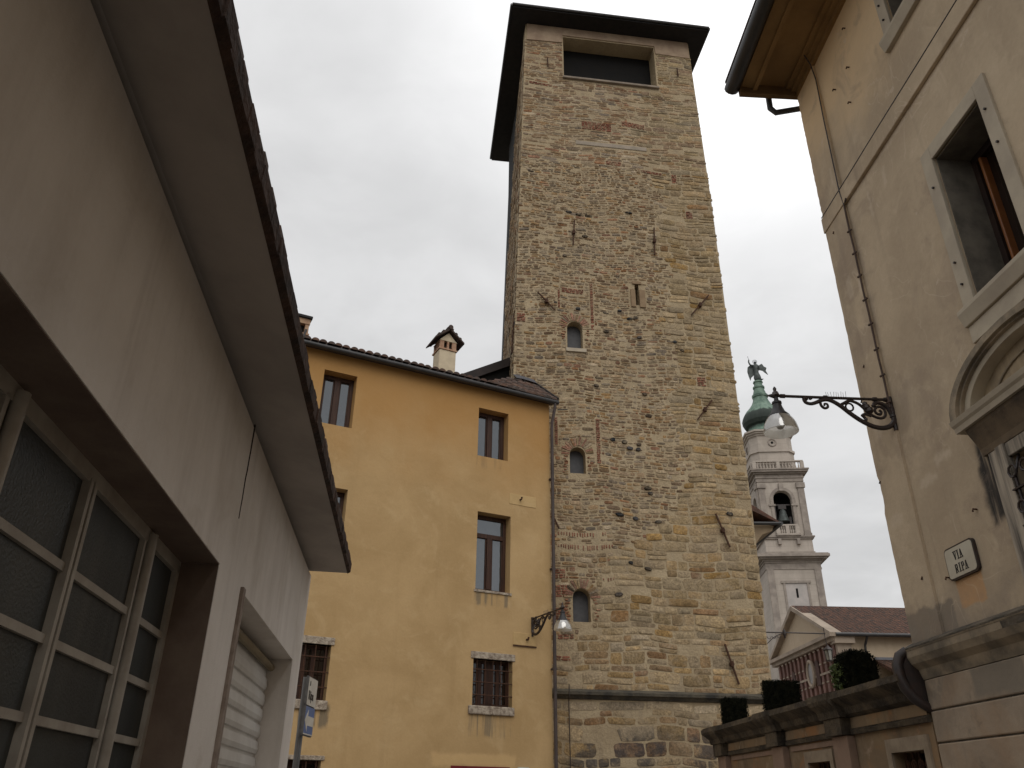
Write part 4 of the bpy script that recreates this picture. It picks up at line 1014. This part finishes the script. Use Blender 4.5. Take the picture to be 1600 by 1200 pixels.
    w = MB(); w.lathe([(.03, -.262), (.045, -.30), (.05, -.345), (.03, -.385), (.004, -.395)], 1.25, 0, 14); w.build('bulb', simple('grey_bulb', (.42, .40, .36), (.36, .34, .31), 5, .3, spec=.5), root, smooth=True)
    return root
L1 = lamp_proto(); L1.location = world_pt(RP, RA, 7.79, .02, 5.5); L1.rotation_euler = (0, 0, RD(90 - RA + 90))
tag(L1, 'large wrought iron scroll bracket lamp with bird spikes on mauve house corner', 'street lamp', 'scroll bracket street lamps')
L2 = copy_tree(L1); L2.location = world_pt(HP, HA, -.56, -.02, 5.69); L2.rotation_euler = (0, 0, RD(90 - HA - 90)); L2.scale = (1.2, 1.2, 1.2)
tag(L2, 'small looking scroll bracket lamp on the ochre wall beside its downpipe', 'street lamp', 'scroll bracket street lamps')

# ================================================================ GARDEN WALL AND HEDGES
def garden():
    root = empty('garden_wall', RP, RA)
    tag(root, 'stained orange brown garden wall with heavy mossy cornice, pilasters and small grated windows', 'wall')
    U0, U1 = 8.345, 15.35
    wn = [(8.55, 9.22, 1.1, 2.09), (10.8, 11.5, 1.1, 2.08), (13.35, 13.95, 1.0, 1.95)]
    w = MB(); w.prism(rect(U0, U1, 0, 2.5), 0, -.35, 'y', [rect(*q) for q in wn], cap1=False); w.box(U0, U1, -.6, -.35, 0, 2.5); w.build('wall', GWALL, root)
    c = MB(); c.sweep([(-.6, 2.32), (.05, 2.32), (.06, 2.36), (.03, 2.38), (.03, 2.5), (.10, 2.53), (.13, 2.60), (.22, 2.66), (.26, 2.69), (.26, 2.755), (.1, 2.79), (-.3, 2.83), (-.6, 2.8)], U0, U1 + .25); co_ = c.build('cornice', GCORN, root)
    f = MB(); f.box(U0, U1, -.01, .035, 2.385, 2.495); f.build('frieze', GWALL, co_)
    for u in (10.05, 12.15, 14.85):
        p = MB(); p.box(u - .0, u + .42, 0, .10, 0, 2.315); po_ = p.build('pilaster', GPIL, root, bevel=.008)
        p = MB(); p.box(u - .02, u + .44, .03, .16, 2.322, 2.50); p.sweep([(.1, 2.502), (.18, 2.505), (.2, 2.58), (.28, 2.65), (.30, 2.69), (.30, 2.76), (.1, 2.80)], u - .08, u + .50); p.build('capital', GCORN, po_)
    for q in wn:
        s = MB(); b = .1
        s.box(q[0] - b, q[0], 0, .025, q[2], q[3] + .13); s.box(q[1], q[1] + b, 0, .025, q[2], q[3] + .13); s.box(q[0], q[1], 0, .025, q[3], q[3] + .13)
        so_ = s.build('window', simple('window_trim', (.33, .265, .19), (.22, .17, .12), 4, .9), root)
        s = MB()
        n = 5
        for k in range(n): x = q[0] + (q[1] - q[0]) * (k + .5) / n; s.tube([(x, -.1, q[2]), (x, -.1, q[3])], .012, 6); s.tube([(x + .045 * cos(a * pi / 4), -.1, q[3] - .12 + .05 * sin(a * pi / 4)) for a in range(8)], .01, 5, closed=True)
        for z in (q[3] - .25, q[3] - .5): s.bar((q[0], -.1, z), (q[1], -.1, z), .03, .012)
        s.build('grille', RUST, so_)
        s = MB(); s.box(q[0], q[1], -.34, -.3, q[2], q[3]); s.build('pane', BLACK, so_)
    # panels and rusty stains
    for (a, b) in ((12.65, 14.75), (10.6, 12.05)):
        p = MB(); p.box(a, b, 0, .018, 2.24, 2.3); p.build('panel_mould', GPIL, root)
garden()
def hedge(name, lab, u0, u1, o0, o1, z0, z1, round_, seed, ivy=False):
    R = random.Random(seed); p = world_pt(RP, RA, (u0 + u1) / 2, -(o0 + o1) / 2, z0); root = empty('clipped_hedge', p, RA)
    tag(root, lab, 'hedge', 'clipped hedges behind the garden wall')
    hw = (u1 - u0) / 2; hd = (o1 - o0) / 2; H = z1 - z0
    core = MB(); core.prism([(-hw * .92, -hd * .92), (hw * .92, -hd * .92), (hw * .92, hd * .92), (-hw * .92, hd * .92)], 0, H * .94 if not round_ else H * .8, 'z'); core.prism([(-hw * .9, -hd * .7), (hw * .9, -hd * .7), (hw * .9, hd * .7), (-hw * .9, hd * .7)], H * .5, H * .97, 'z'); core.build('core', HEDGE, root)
    m = MB()
    for k in range(5200):
        x = R.uniform(-1, 1); y = R.uniform(-1, 1); z = R.uniform(0, 1)
        ax = R.choice((0, 0, 1, 1, 2)); s_ = R.choice((-1, 1))
        if ax == 0: x = s_
        elif ax == 1: y = s_
        else: z = 1
        if round_:                                         # shoulders rounded off
            e = 4.0; n = max((abs(y) ** e + abs(z) ** e) ** (1 / e), 1e-3)
            if n > 1: y /= n; z /= n
        q = Vector((x * hw, y * hd, z * H)) + Vector((R.gauss(0, .012), R.gauss(0, .012), R.gauss(0, .014)))
        d = Vector((R.gauss(0, 1), R.gauss(0, 1), R.gauss(0, 1))).normalized(); e2 = d.orthogonal().normalized(); L_ = R.uniform(.012, .028)
        m.add([q - e2 * L_ * .3, q + d * L_, q + e2 * L_ * .3, q - d * L_ * .6], [(0, 1, 2, 3)])
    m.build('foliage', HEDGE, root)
    if ivy:
        m = MB()
        for k in range(260):
            q = Vector((R.uniform(-hw, hw), hd + R.uniform(-.02, .05), R.uniform(0, H * .75))); d = Vector((R.gauss(0, 1), R.gauss(0, 1), R.gauss(0, 1))).normalized(); e2 = d.orthogonal().normalized(); L_ = .03
            m.add([q - e2 * L_ * .6, q + d * L_, q + e2 * L_ * .6, q - d * L_ * .4], [(0, 1, 2, 3)])
        m.build('ivy', IVY, root)
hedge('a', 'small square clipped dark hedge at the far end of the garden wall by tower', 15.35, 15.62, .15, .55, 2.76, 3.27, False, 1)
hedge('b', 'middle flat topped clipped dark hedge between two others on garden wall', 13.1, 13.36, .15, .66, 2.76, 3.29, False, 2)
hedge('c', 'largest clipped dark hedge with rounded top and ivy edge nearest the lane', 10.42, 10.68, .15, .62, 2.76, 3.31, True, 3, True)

# ================================================================ STREET SIGN POST
def signpost():
    root = empty('sign_post', (-2.60, 10.95, 0), 2.0); tag(root, 'grey pole with white Ripa plate above blue one way arrow sign', 'road sign')
    p = MB(); p.tube([(0, 0, 0), (0, 0, 2.99)], .042, 12); p.build('pole', GALV, root, smooth=True)
    for z0, z1, m, nm in ((2.655, 2.985, SIGNWHITE, 'name_plate'), (2.31, 2.64, SIGNBLUE, 'arrow_plate')):
        b = MB(); b.box(-.09, .36, -.062, -.05, z0, z1); o = b.build(nm, m, root)
        b = MB(); b.box(-.1, .37, -.05, -.03, z0 - .012, z0 + .012); b.box(-.1, .37, -.05, -.03, z1 - .012, z1 + .012); b.box(-.1, -.085, -.064, -.03, z0, z1); b.build('rim', GALV, o)
    wh = [o for o in root.children if o.name.startswith('name_plate')][0]; bl = [o for o in root.children if o.name.startswith('arrow_plate')][0]
    rot = (RD(90), 0, 0)
    text('lettering', 'Ripa', .15, INK, wh, (.09, -.064, 2.77), rot, .95, .001, .004)
    text('emblem', '8', .08, INK, wh, (.0, -.064, 2.91), rot, .9, .001, .002)
    a = MB(); zc = 2.475; a.prism([(-.075, zc), (.06, zc + .13), (.06, zc + .055), (.35, zc + .055), (.35, zc - .055), (.06, zc - .055), (.06, zc - .13)], -.0655, -.062, 'y'); a.build('arrow', SIGNWHITE, bl)
    a = MB(); a.box(-.088, .358, -.0648, -.062, 2.312, 2.326); a.build('arrow_plate_border', SIGNWHITE, bl)
signpost()

# ================================================================ HANGING LANTERN ON THE TOWER FLANK
def lantern():
    p = world_pt(TP, TA, 7.16, 1.0, 6.02); root = empty('hanging_lantern', p, TA); tag(root, 'small glazed lantern hanging from a long thin iron bracket beside the tower', 'street lamp')
    b = MB(); b.tube([(0, 0, 0), (2.22, 0, .03)], .018, 6); b.tube([(2.2, 0, .2), (2.2, 0, -.1), (2.22, 0, -.32)], .012, 6)
    b.tube([(.12 + .85 * t, 0, -.62 + .6 * sin(t * pi / 2)) for t in [k / 8 for k in range(9)]], .012, 6)
    for k in range(4): b.tube([(.34 + k * .15 + .06 * cos(q * pi / 6), 0, -.13 + .07 * sin(q * pi / 6) + k * .02) for q in range(6, 13)], .009, 5)
    b.lathe([(.02, -.14), (.05, -.03), (.045, .04), (.01, .12)], .97, 0, 8); b.tube([(.0, 0, .1), (.0, 0, -.7)], .015, 6); b.build('bracket', IRON, root)
    l = MB(); x = 2.23; l.lathe([(.03, -.30), (.05, -.34), (.15, -.42), (.16, -.44), (.12, -.45)], x, 0, 6)
    for k in range(6): q = 2 * pi * k / 6; l.tube([(x + .125 * cos(q), .125 * sin(q), -.44), (x + .09 * cos(q), .09 * sin(q), -.72)], .011, 5)
    l.lathe([(.1, -.715), (.1, -.735), (.04, -.75)], x, 0, 6); l.build('lamp_frame', IRON, root)
    g_ = MB(); g_.lathe([(.115, -.45), (.085, -.715)], x, 0, 6, cap=False); g_.build('glass', glass('lantern_glass', .3, (.25, .24, .21)), root)
lantern()

# ================================================================ HOUSE BEHIND THE TOWER (its eave shows at the tower's right edge)
def rear_house():
    P = (10.05, 30.5); root = empty('rear_house', P, -4.0); tag(root, 'house behind the tower showing one red tiled eave with dark gutter', 'house')
    w = MB(); w.box(0, 9, 0.62, 6, 0, 11.9); w.build('wall', CHPLASTER, root)
    c = MB(); c.sweep([(.62, 10.2), (.60, 10.3), (.52, 10.55), (.38, 10.75), (.2, 10.95), (-.2, 11.1), (-.3, 11.3), (.62, 11.45)], 0, 9); c.build('coving', simple('coving_plaster', (.30, .23, .15), (.24, .18, .12), 2, .9), root)
    r = MB(); r.sweep([(-.5, 11.44), (.62, 12.15), (4, 14.2), (4, 14.1), (.62, 11.9), (-.5, 11.36)], -.15, 9); ro = r.build('roof', simple('red_roof_tiles', (.15, .075, .055), (.075, .05, .04), 5, .9, .5, 12), root)
    g_ = MB(); g_.tube([(-.2, -.52, 11.36), (9, -.52, 11.36)], .09, 10); g_.tube([(-.16, -.52, 11.36), (-.16, .7, 11.33)], .07, 8); g_.build('gutter', DARKGUTTER, ro, smooth=True)
rear_house()

# ================================================================ CHURCH
def church():
    # local x runs along the nave front (az 88) from the near corner, y towards the far side; facade is the x = 0 side
    F0 = world_pt((17.5, 0), -2.0, 40.75, 0, 0)
    root = empty('church', F0, 88.0); tag(root, 'church with rose striped facade under a pediment and long tiled nave roof', 'church')
    W_ = 8.4; EZ = 9.05; RZ = 11.3
    w = MB(); w.box(.12, 30, .05, W_, 0, EZ - .02); w.build('wall', CHPLASTER, root)
    r = MB(); m = W_ / 2
    r.prism([(-.45, EZ - .02), (m, RZ + .05), (W_ + .45, EZ - .02), (W_ + .45, EZ - .14), (m, RZ - .1), (-.45, EZ - .14)], -.35, 30, 'x'); r.build('roof', CHTILE, root)
    g_ = MB(); g_.tube([(-.2, -.5, EZ - .06), (30, -.5, EZ - .06)], .09, 8); g_.build('gutter', DARKGUTTER, root)
    f = MB(); f.prism([(0, 0), (W_, 0), (W_, 8.75), (0, 8.75)], .0, .115, 'x'); fo = f.build('facade', simple('facade_ground', (.40, .30, .22), (.30, .20, .15), 2, .9), root)
    # striped pilasters, alternately rose and cream
    ys = [.05 + k * .6 for k in range(14)]
    a = MB(); b = MB()
    for k, y in enumerate(ys):
        (a if k % 2 == 0 else a).box(-.16, 0, y, y + .27, 0, 8.72); b.box(-.10, 0, y + .285, y + .40, 0, 8.72)
    a.build('pilaster', CHPINK, fo); b.build('pilaster', CHCREAM, fo)
    h = MB()
    for k in range(8): z = 8.5 - k * .55; h.box(-.185, -.162, 0, W_, z, z + .10) if k in (2, 5) else None
    for y in ys:
        for z in (7.9, 7.0, 6.2, 8.6): h.box(-.19, -.16, y + .0, y + .27, z, z + .07)
    h.build('band', CHCREAM, fo)
    # oval window and two round headed niches
    o = MB(); n = 20; yc, zc = 2.7, 8.05 - .75
    yc, zc = 3.3, 7.65
    o.tube([(-.2, yc + .42 * cos(2 * pi * k / n), zc + .62 * sin(2 * pi * k / n)) for k in range(n)], .10, 6, closed=True); ov = o.build('oval_window', CHCREAM, fo)
    o = MB(); o.prism([(yc + .40 * cos(2 * pi * k / n), zc + .60 * sin(2 * pi * k / n)) for k in range(n)], -.21, -.15, 'x'); o.build('pane', simple('shaded_pane', (.16, .15, .15), (.3, .28, .26), 1.5, .4), ov)
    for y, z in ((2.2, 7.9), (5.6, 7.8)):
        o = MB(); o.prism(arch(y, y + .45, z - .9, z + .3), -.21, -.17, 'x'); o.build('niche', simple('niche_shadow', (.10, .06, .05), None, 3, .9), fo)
    # entablature and pediment
    e = MB()
    e.prism([(-.35, 8.72), (W_ + .35, 8.72), (W_ + .35, 8.9), (-.35, 8.9)], -.3, .1, 'x'); e.prism([(-.5, 8.9), (W_ + .5, 8.9), (W_ + .5, 9.08), (-.5, 9.08)], -.5, .1, 'x')
    e.prism([(-.5, 9.08), (m, RZ + .02), (m, RZ - .22), (-.1, 9.08)], -.45, .1, 'x'); e.prism([(W_ + .5, 9.08), (m, RZ + .02), (m, RZ - .22), (W_ + .1, 9.08)], -.45, .1, 'x')
    e.build('pediment', CHCREAM, fo)
    t = MB(); t.prism([(-.1, 9.085), (W_ + .1, 9.085), (m, RZ - .2)], -.12, -.02, 'x'); t.build('tympanum', CHPLASTER, fo)
    q = MB(); q.box(-.1, .6, -.22, .04, 0, 9.0); q.box(-.25, .75, -.4, .04, 8.6, 9.0); q.build('corner_pier', CHCREAM, root)
    d = MB(); d.tube([(1.35, -.52, EZ - .1), (1.32, -.15, EZ - .5), (1.32, -.1, EZ - .8), (1.32, -.1, 0)], .06, 8); d.build('drainpipe', DARKGUTTER, root)
    # aisle: tiled lean-to in front of the nave wall
    l = MB(); l.prism([(.0, 7.92), (-3.4, 6.55), (-3.4, 6.4), (.0, 7.75)], 1.7, 30, 'x'); al = l.build('aisle_roof', CHTILE, root)
    l = MB(); l.box(1.7, 30, -.16, .04, 7.88, 8.0); l.build('flashing', simple('zinc_flashing', (.17, .17, .19), None, 3, .6), al)
    l = MB(); l.box(1.8, 30, -3.1, -.1, 0, 6.4); l.build('aisle_wall', CHPLASTER, al)
church()

# ================================================================ BELL TOWER
def bell_tower():
    A = RD(19.45); D = 130.0; P = (D * sin(A), D * cos(A)); root = empty('bell_tower', P, 95.0)
    tag(root, 'white baroque bell tower with arched belfry, balustrades and green copper onion dome', 'bell tower')
    cx = .28; cy = 3.75
    def sq(mb, hw, z0, z1): mb.box(cx - hw, cx + hw, cy - hw, cy + hw, z0, z1)
    # lower shaft with sunk panel
    w = MB(); sq(w, 4.1, 0, 33.6); lo = w.build('shaft', BELLSTONE, root)
    b = MB()
    for sx in (-1, 1): b.box(cx + sx * 3.55 - .5, cx + sx * 3.55 + .5, cy - 4.28, cy - 4.1, 10, 33.6)
    sq(b, 4.2, 33.6, 33.9)
    b.box(cx - 1.9, cx - 1.6, cy - 4.25, cy - 4.1, 20, 31.5); b.box(cx + 1.6, cx + 1.9, cy - 4.25, cy - 4.1, 20, 31.5); b.box(cx - 2.2, cx + 2.2, cy - 4.3, cy - 4.1, 31.5, 31.85)
    b.build('panel_mould', BELLTRIM, lo)
    s = MB(); s.box(cx - .16, cx + .16, cy - 4.13, cy - 4.09, 29.3, 30.7); s.build('slit', BLACK, lo)
    s = MB(); s.box(cx - 1.6, cx + 1.6, cy - 4.12, cy - 4.05, 20, 31.5); s.build('sunk_panel', simple('panel_render', (.50, .45, .42), (.40, .37, .35), .8, .9), lo)
    # great cornice
    c = MB()
    for hw, z0, z1 in ((4.15, 33.9, 34.6), (4.3, 34.6, 34.85), (4.5, 34.85, 35.1), (5.0, 35.1, 35.35), (5.4, 35.35, 35.75), (5.25, 35.75, 35.9)): sq(c, hw, z0, z1)
    c.build('cornice', BELLTRIM, root)
    # belfry
    hw = 3.62; bb = MB(); op = arch(cx - 1.42, cx + 1.42, 40.6, 46.5, 14)
    bb.prism(rect(cx - hw, cx + hw, 35.9, 48.0), cy - hw, cy - hw + .9, 'y', [op], cap1=False); bb.prism([(cy - hw + .9, 35.9), (cy + hw, 35.9), (cy + hw, 48), (cy - hw + .9, 48)], cx - hw, cx - hw + .9, 'x', [[(y - cx + cy, z) for y, z in op]])
    bb.prism([(cy - hw + .9, 35.9), (cy + hw, 35.9), (cy + hw, 48), (cy - hw + .9, 48)], cx + hw - .9, cx + hw, 'x', [[(y - cx + cy, z) for y, z in op]])
    bb.box(cx - hw + .9, cx + hw - .9, cy + hw - .9, cy + hw, 35.9, 48); bf = bb.build('belfry', BELLSTONE, root)
    f = MB(); f.box(cx - hw + .9, cx + hw - .9, cy - hw + .9, cy + hw - .9, 47.2, 47.9); f.box(cx - hw + .95, cx + hw - .95, cy + .9, cy + hw - .95, 36, 47.1); f.build('chamber', BLACK, bf)
    t = MB()
    for sx in (-1, 1):
        for q in (3.1,): t.box(cx + sx * q - .5, cx + sx * q + .5, cy - hw - .22, cy - hw, 39.0, 46.9); t.box(cx + sx * q - .68, cx + sx * q + .68, cy - hw - .4, cy - hw, 46.9, 47.75); t.box(cx + sx * q - .6, cx + sx * q + .6, cy - hw - .3, cy - hw, 38.9, 39.4)
    for sy in (-3.0, 3.0): t.box(cx - hw - .22, cx - hw, cy + sy - .5, cy + sy + .5, 39, 46.9); t.box(cx - hw - .4, cx - hw, cy + sy - .65, cy + sy + .65, 46.9, 47.75)
    for k in range(14):
        a0, a1 = pi * k / 14, pi * (k + 1) / 14; zc = 46.5 - 1.42
        t.prism([(cx + r_ * cos(q), zc + r_ * sin(q)) for r_, q in ((1.46, a0), (1.95, a0), (1.95, a1), (1.46, a1))], cy - hw - .14, cy - hw + .02, 'y')
    for sx in (-1, 1): t.box(cx + sx * 1.72 - .25, cx + sx * 1.72 + .25, cy - hw - .14, cy - hw + .02, 40.6, 45.05); t.box(cx + sx * 1.75 - .5, cx + sx * 1.75 + .5, cy - hw - .25, cy - hw + .02, 43.9, 44.2)
    t.box(cx - .35, cx + .35, cy - hw - .35, cy - hw + .02, 46.4, 47.7)
    sq(t, hw + .25, 38.5, 38.75); sq(t, hw + .42, 38.75, 38.95); sq(t, hw + .15, 35.9, 36.5)
    t.build('trim', BELLTRIM, bf)
    e = MB()
    for h2, z0, z1 in ((hw + .12, 48.0, 48.6), (hw + .25, 48.6, 48.8), (hw + .15, 48.8, 49.25), (hw + .5, 49.25, 49.5), (hw + .9, 49.5, 49.8), (hw + 1.05, 49.8, 50.0)): sq(e, h2, z0, z1)
    e.build('entablature', BELLTRIM, bf)
    def balus(parent, x0, x1, y, z0, z1, n, along='x'):
        m = MB()
        def bx(a0, a1, d, zz0, zz1): m.box(a0, a1, y - d, y + d, zz0, zz1) if along == 'x' else m.box(y - d, y + d, a0, a1, zz0, zz1)
        bx(x0, x1, .2, z0, z0 + .2); bx(x0, x1, .22, z1 - .22, z1); h_ = z1 - z0
        for a in (x0 + .2, (x0 + x1) / 2, x1 - .2): bx(a - .28, a + .28, .21, z0 + .2, z1 - .22)
        for k in range(n):
            p = x0 + (x1 - x0) * (k + .5) / n; cxx, cyy = (p, y) if along == 'x' else (y, p)
            m.lathe([(.10, z0 + .2), (.14, z0 + h_ * .35), (.07, z0 + h_ * .55), (.11, z1 - .22)], cxx, cyy, 8)
        m.build('balustrade', BELLSTONE, parent)
    balus(bf, cx - 1.7, cx + 1.7, cy - hw - .35, 39.1, 40.75, 10)
    cb = MB(); cb.box(cx - 1.9, cx + 1.9, cy - hw - .65, cy - hw, 38.95, 39.1)
    for sx in (-1, 1): cb.box(cx + sx * 1.45 - .25, cx + sx * 1.45 + .25, cy - hw - .5, cy - hw, 37.6, 38.48)
    cb.build('balcony', BELLTRIM, bf)
    balus(bf, cx - hw - .4, cx + hw + .4, cy - hw - .4, 50.0, 51.5, 16); balus(bf, cy - hw, cy + hw, cx - hw - .4, 50.0, 51.5, 14, 'y')
    # bell in its frame
    b = MB(); b.lathe([(.95, 41.6), (.9, 41.8), (.62, 42.6), (.5, 43.3), (.35, 43.6), (.1, 43.7)], cx, cy - 2.6, 18); bl = b.build('bell', BRONZE, root, smooth=True)
    b = MB(); b.box(cx - 1.45, cx + 1.45, cy - 2.75, cy - 2.45, 44.3, 44.5); b.box(cx - .6, cx + .6, cy - 2.8, cy - 2.4, 43.7, 44.28); b.tube([(cx - 1.1, cy - 2.6, 41.0), (cx - 1.1, cy - 2.6, 44.3)], .1, 6); b.tube([(cx + 1.0, cy - 2.6, 41.0), (cx + 1.0, cy - 2.6, 42.4)], .25, 6); b.build('bell_frame', IRON, bl)
    # drum
    dx = cx - .25
    def octa(h, f): return [(dx + a, cy + b_) for a, b_ in ((-f, -h), (f, -h), (h, -f), (h, f), (f, h), (-f, h), (-h, f), (-h, -f))]
    d = MB()
    for h, f, z0, z1 in ((3.5, 2.35, 50, 53.3), (3.7, 2.5, 53.3, 53.7), (3.42, 2.3, 53.7, 56.3), (3.6, 2.45, 56.3, 56.6), (3.85, 2.6, 56.6, 56.9), (4.1, 2.75, 56.9, 57.2)): d.prism(octa(h, f), z0, z1, 'z')
    dr = d.build('drum', BELLSTONE, root)
    for ux, uy in ((0, -1), (-1, 0)):
        r = 3.42
        o = MB(); o.tube([(dx + ux * (r + .03) - uy * .62 * cos(a), cy + uy * (r + .03) + ux * .62 * cos(a), 55.0 + .62 * sin(a)) for a in [2 * pi * j / 16 for j in range(16)]], .13, 6, closed=True); oo = o.build('oculus', BELLTRIM, dr)
        o = MB(); o.tube([(dx + ux * (r - .05), cy + uy * (r - .05), 55.0), (dx + ux * (r + .05), cy + uy * (r + .05), 55.0)], .22, 10); o.build('opening', BLACK, oo)
    # copper onion dome
    prof = [(4.1, 57.26), (3.4, 57.8), (3.0, 58.3), (2.75, 58.6), (2.75, 59.1), (3.2, 59.3), (3.55, 59.9), (3.6, 60.5), (3.4, 61.2), (2.9, 62.0), (2.2, 62.8), (1.7, 63.5), (1.35, 64.3), (1.2, 64.9), (1.35, 65.0), (1.38, 65.4), (1.15, 65.6), (1.0, 66.2), (.85, 66.7), (1.0, 66.8), (1.0, 67.1), (.75, 67.3), (.68, 67.9), (.85, 67.95), (.8, 68.2)]
    d = MB(); d.lathe(prof, dx, cy, 16, rot=pi / 16); d.build('dome', COPPER, root, smooth=24)
    return world_pt(P, 95.0, dx, cy, 68.2)
top = bell_tower()
def angel(p):
    root = empty('angel_statue', p, 95.0); tag(root, 'winged bronze angel statue with raised arm standing on the green onion dome', 'statue')
    # one continuous figure grown from a joint skeleton (skin), wings and halo as children
    V = [((0, 0, 2.1), .44), ((.02, .05, 1.1), .52), ((.03, .06, .05), .66), ((0, 0, 2.75), .44), ((0, 0, 3.25), .47), ((0, -.02, 3.6), .16), ((0, -.04, 3.75), .20), ((0, -.06, 4.05), .33),
         ((-.45, 0, 3.3), .17), ((-.95, -.15, 3.35), .16), ((-1.15, -.2, 3.9), .14), ((-1.05, -.2, 4.45), .11), ((.45, 0, 3.25), .17), ((.65, -.2, 2.75), .13), ((.35, -.5, 2.55), .09),
         ((.75, .2, .5), .16), ((1.15, .35, .75), .08)]
    E = [(0, 1), (1, 2), (0, 3), (3, 4), (4, 5), (5, 6), (6, 7), (4, 8), (8, 9), (9, 10), (10, 11), (4, 12), (12, 13), (13, 14), (1, 15), (15, 16)]
    me = bpy.data.meshes.new('body'); me.from_pydata([v[0] for v in V], E, []); o = bpy.data.objects.new('body', me); C.objects.link(o); o.parent = root
    sk = o.modifiers.new('skin', 'SKIN')
    for i, v in enumerate(V): me.skin_vertices[0].data[i].radius = (v[1], v[1]); me.skin_vertices[0].data[i].use_root = (i == 0)
    ss = o.modifiers.new('sub', 'SUBSURF'); ss.levels = 1; ss.render_levels = 2; me.materials.append(BRONZE)
    for sg, pts in ((-1, [(-.2, 3.2), (-.8, 3.55), (-1.35, 3.1), (-1.5, 2.2), (-1.35, 1.2), (-1.15, .4), (-.95, 1.0), (-.3, 1.6)]),
                    (1, [(.3, 3.1), (.9, 3.6), (1.25, 3.75), (1.5, 3.2), (1.95, 2.9), (1.75, 2.3), (2.05, 1.5), (1.5, 2.0), (1.2, 2.35), (.7, 2.5), (.3, 2.3)])):
        w = MB(); w.prism(pts, .22, .36, 'y'); w.build('wing', BRONZE, root, bevel=.03)
    h = MB(); h.tube([(.42 * cos(2 * pi * k / 14), .1, 4.12 + .42 * sin(2 * pi * k / 14)) for k in range(14)], .035, 6, closed=True); h.prism([(.4 * cos(2 * pi * k / 14), 4.12 + .4 * sin(2 * pi * k / 14)) for k in range(14)], .1, .12, 'y'); h.build('halo', simple('halo_metal', (.42, .43, .45), (.36, .37, .39), 2, .35, 0, metal=.5), root)
    s = MB(); s.tube([(-1.05, -.2, 4.3), (-1.2, -.2, 5.1)], .035, 5); s.build('staff', BRONZE, root)
angel(top)
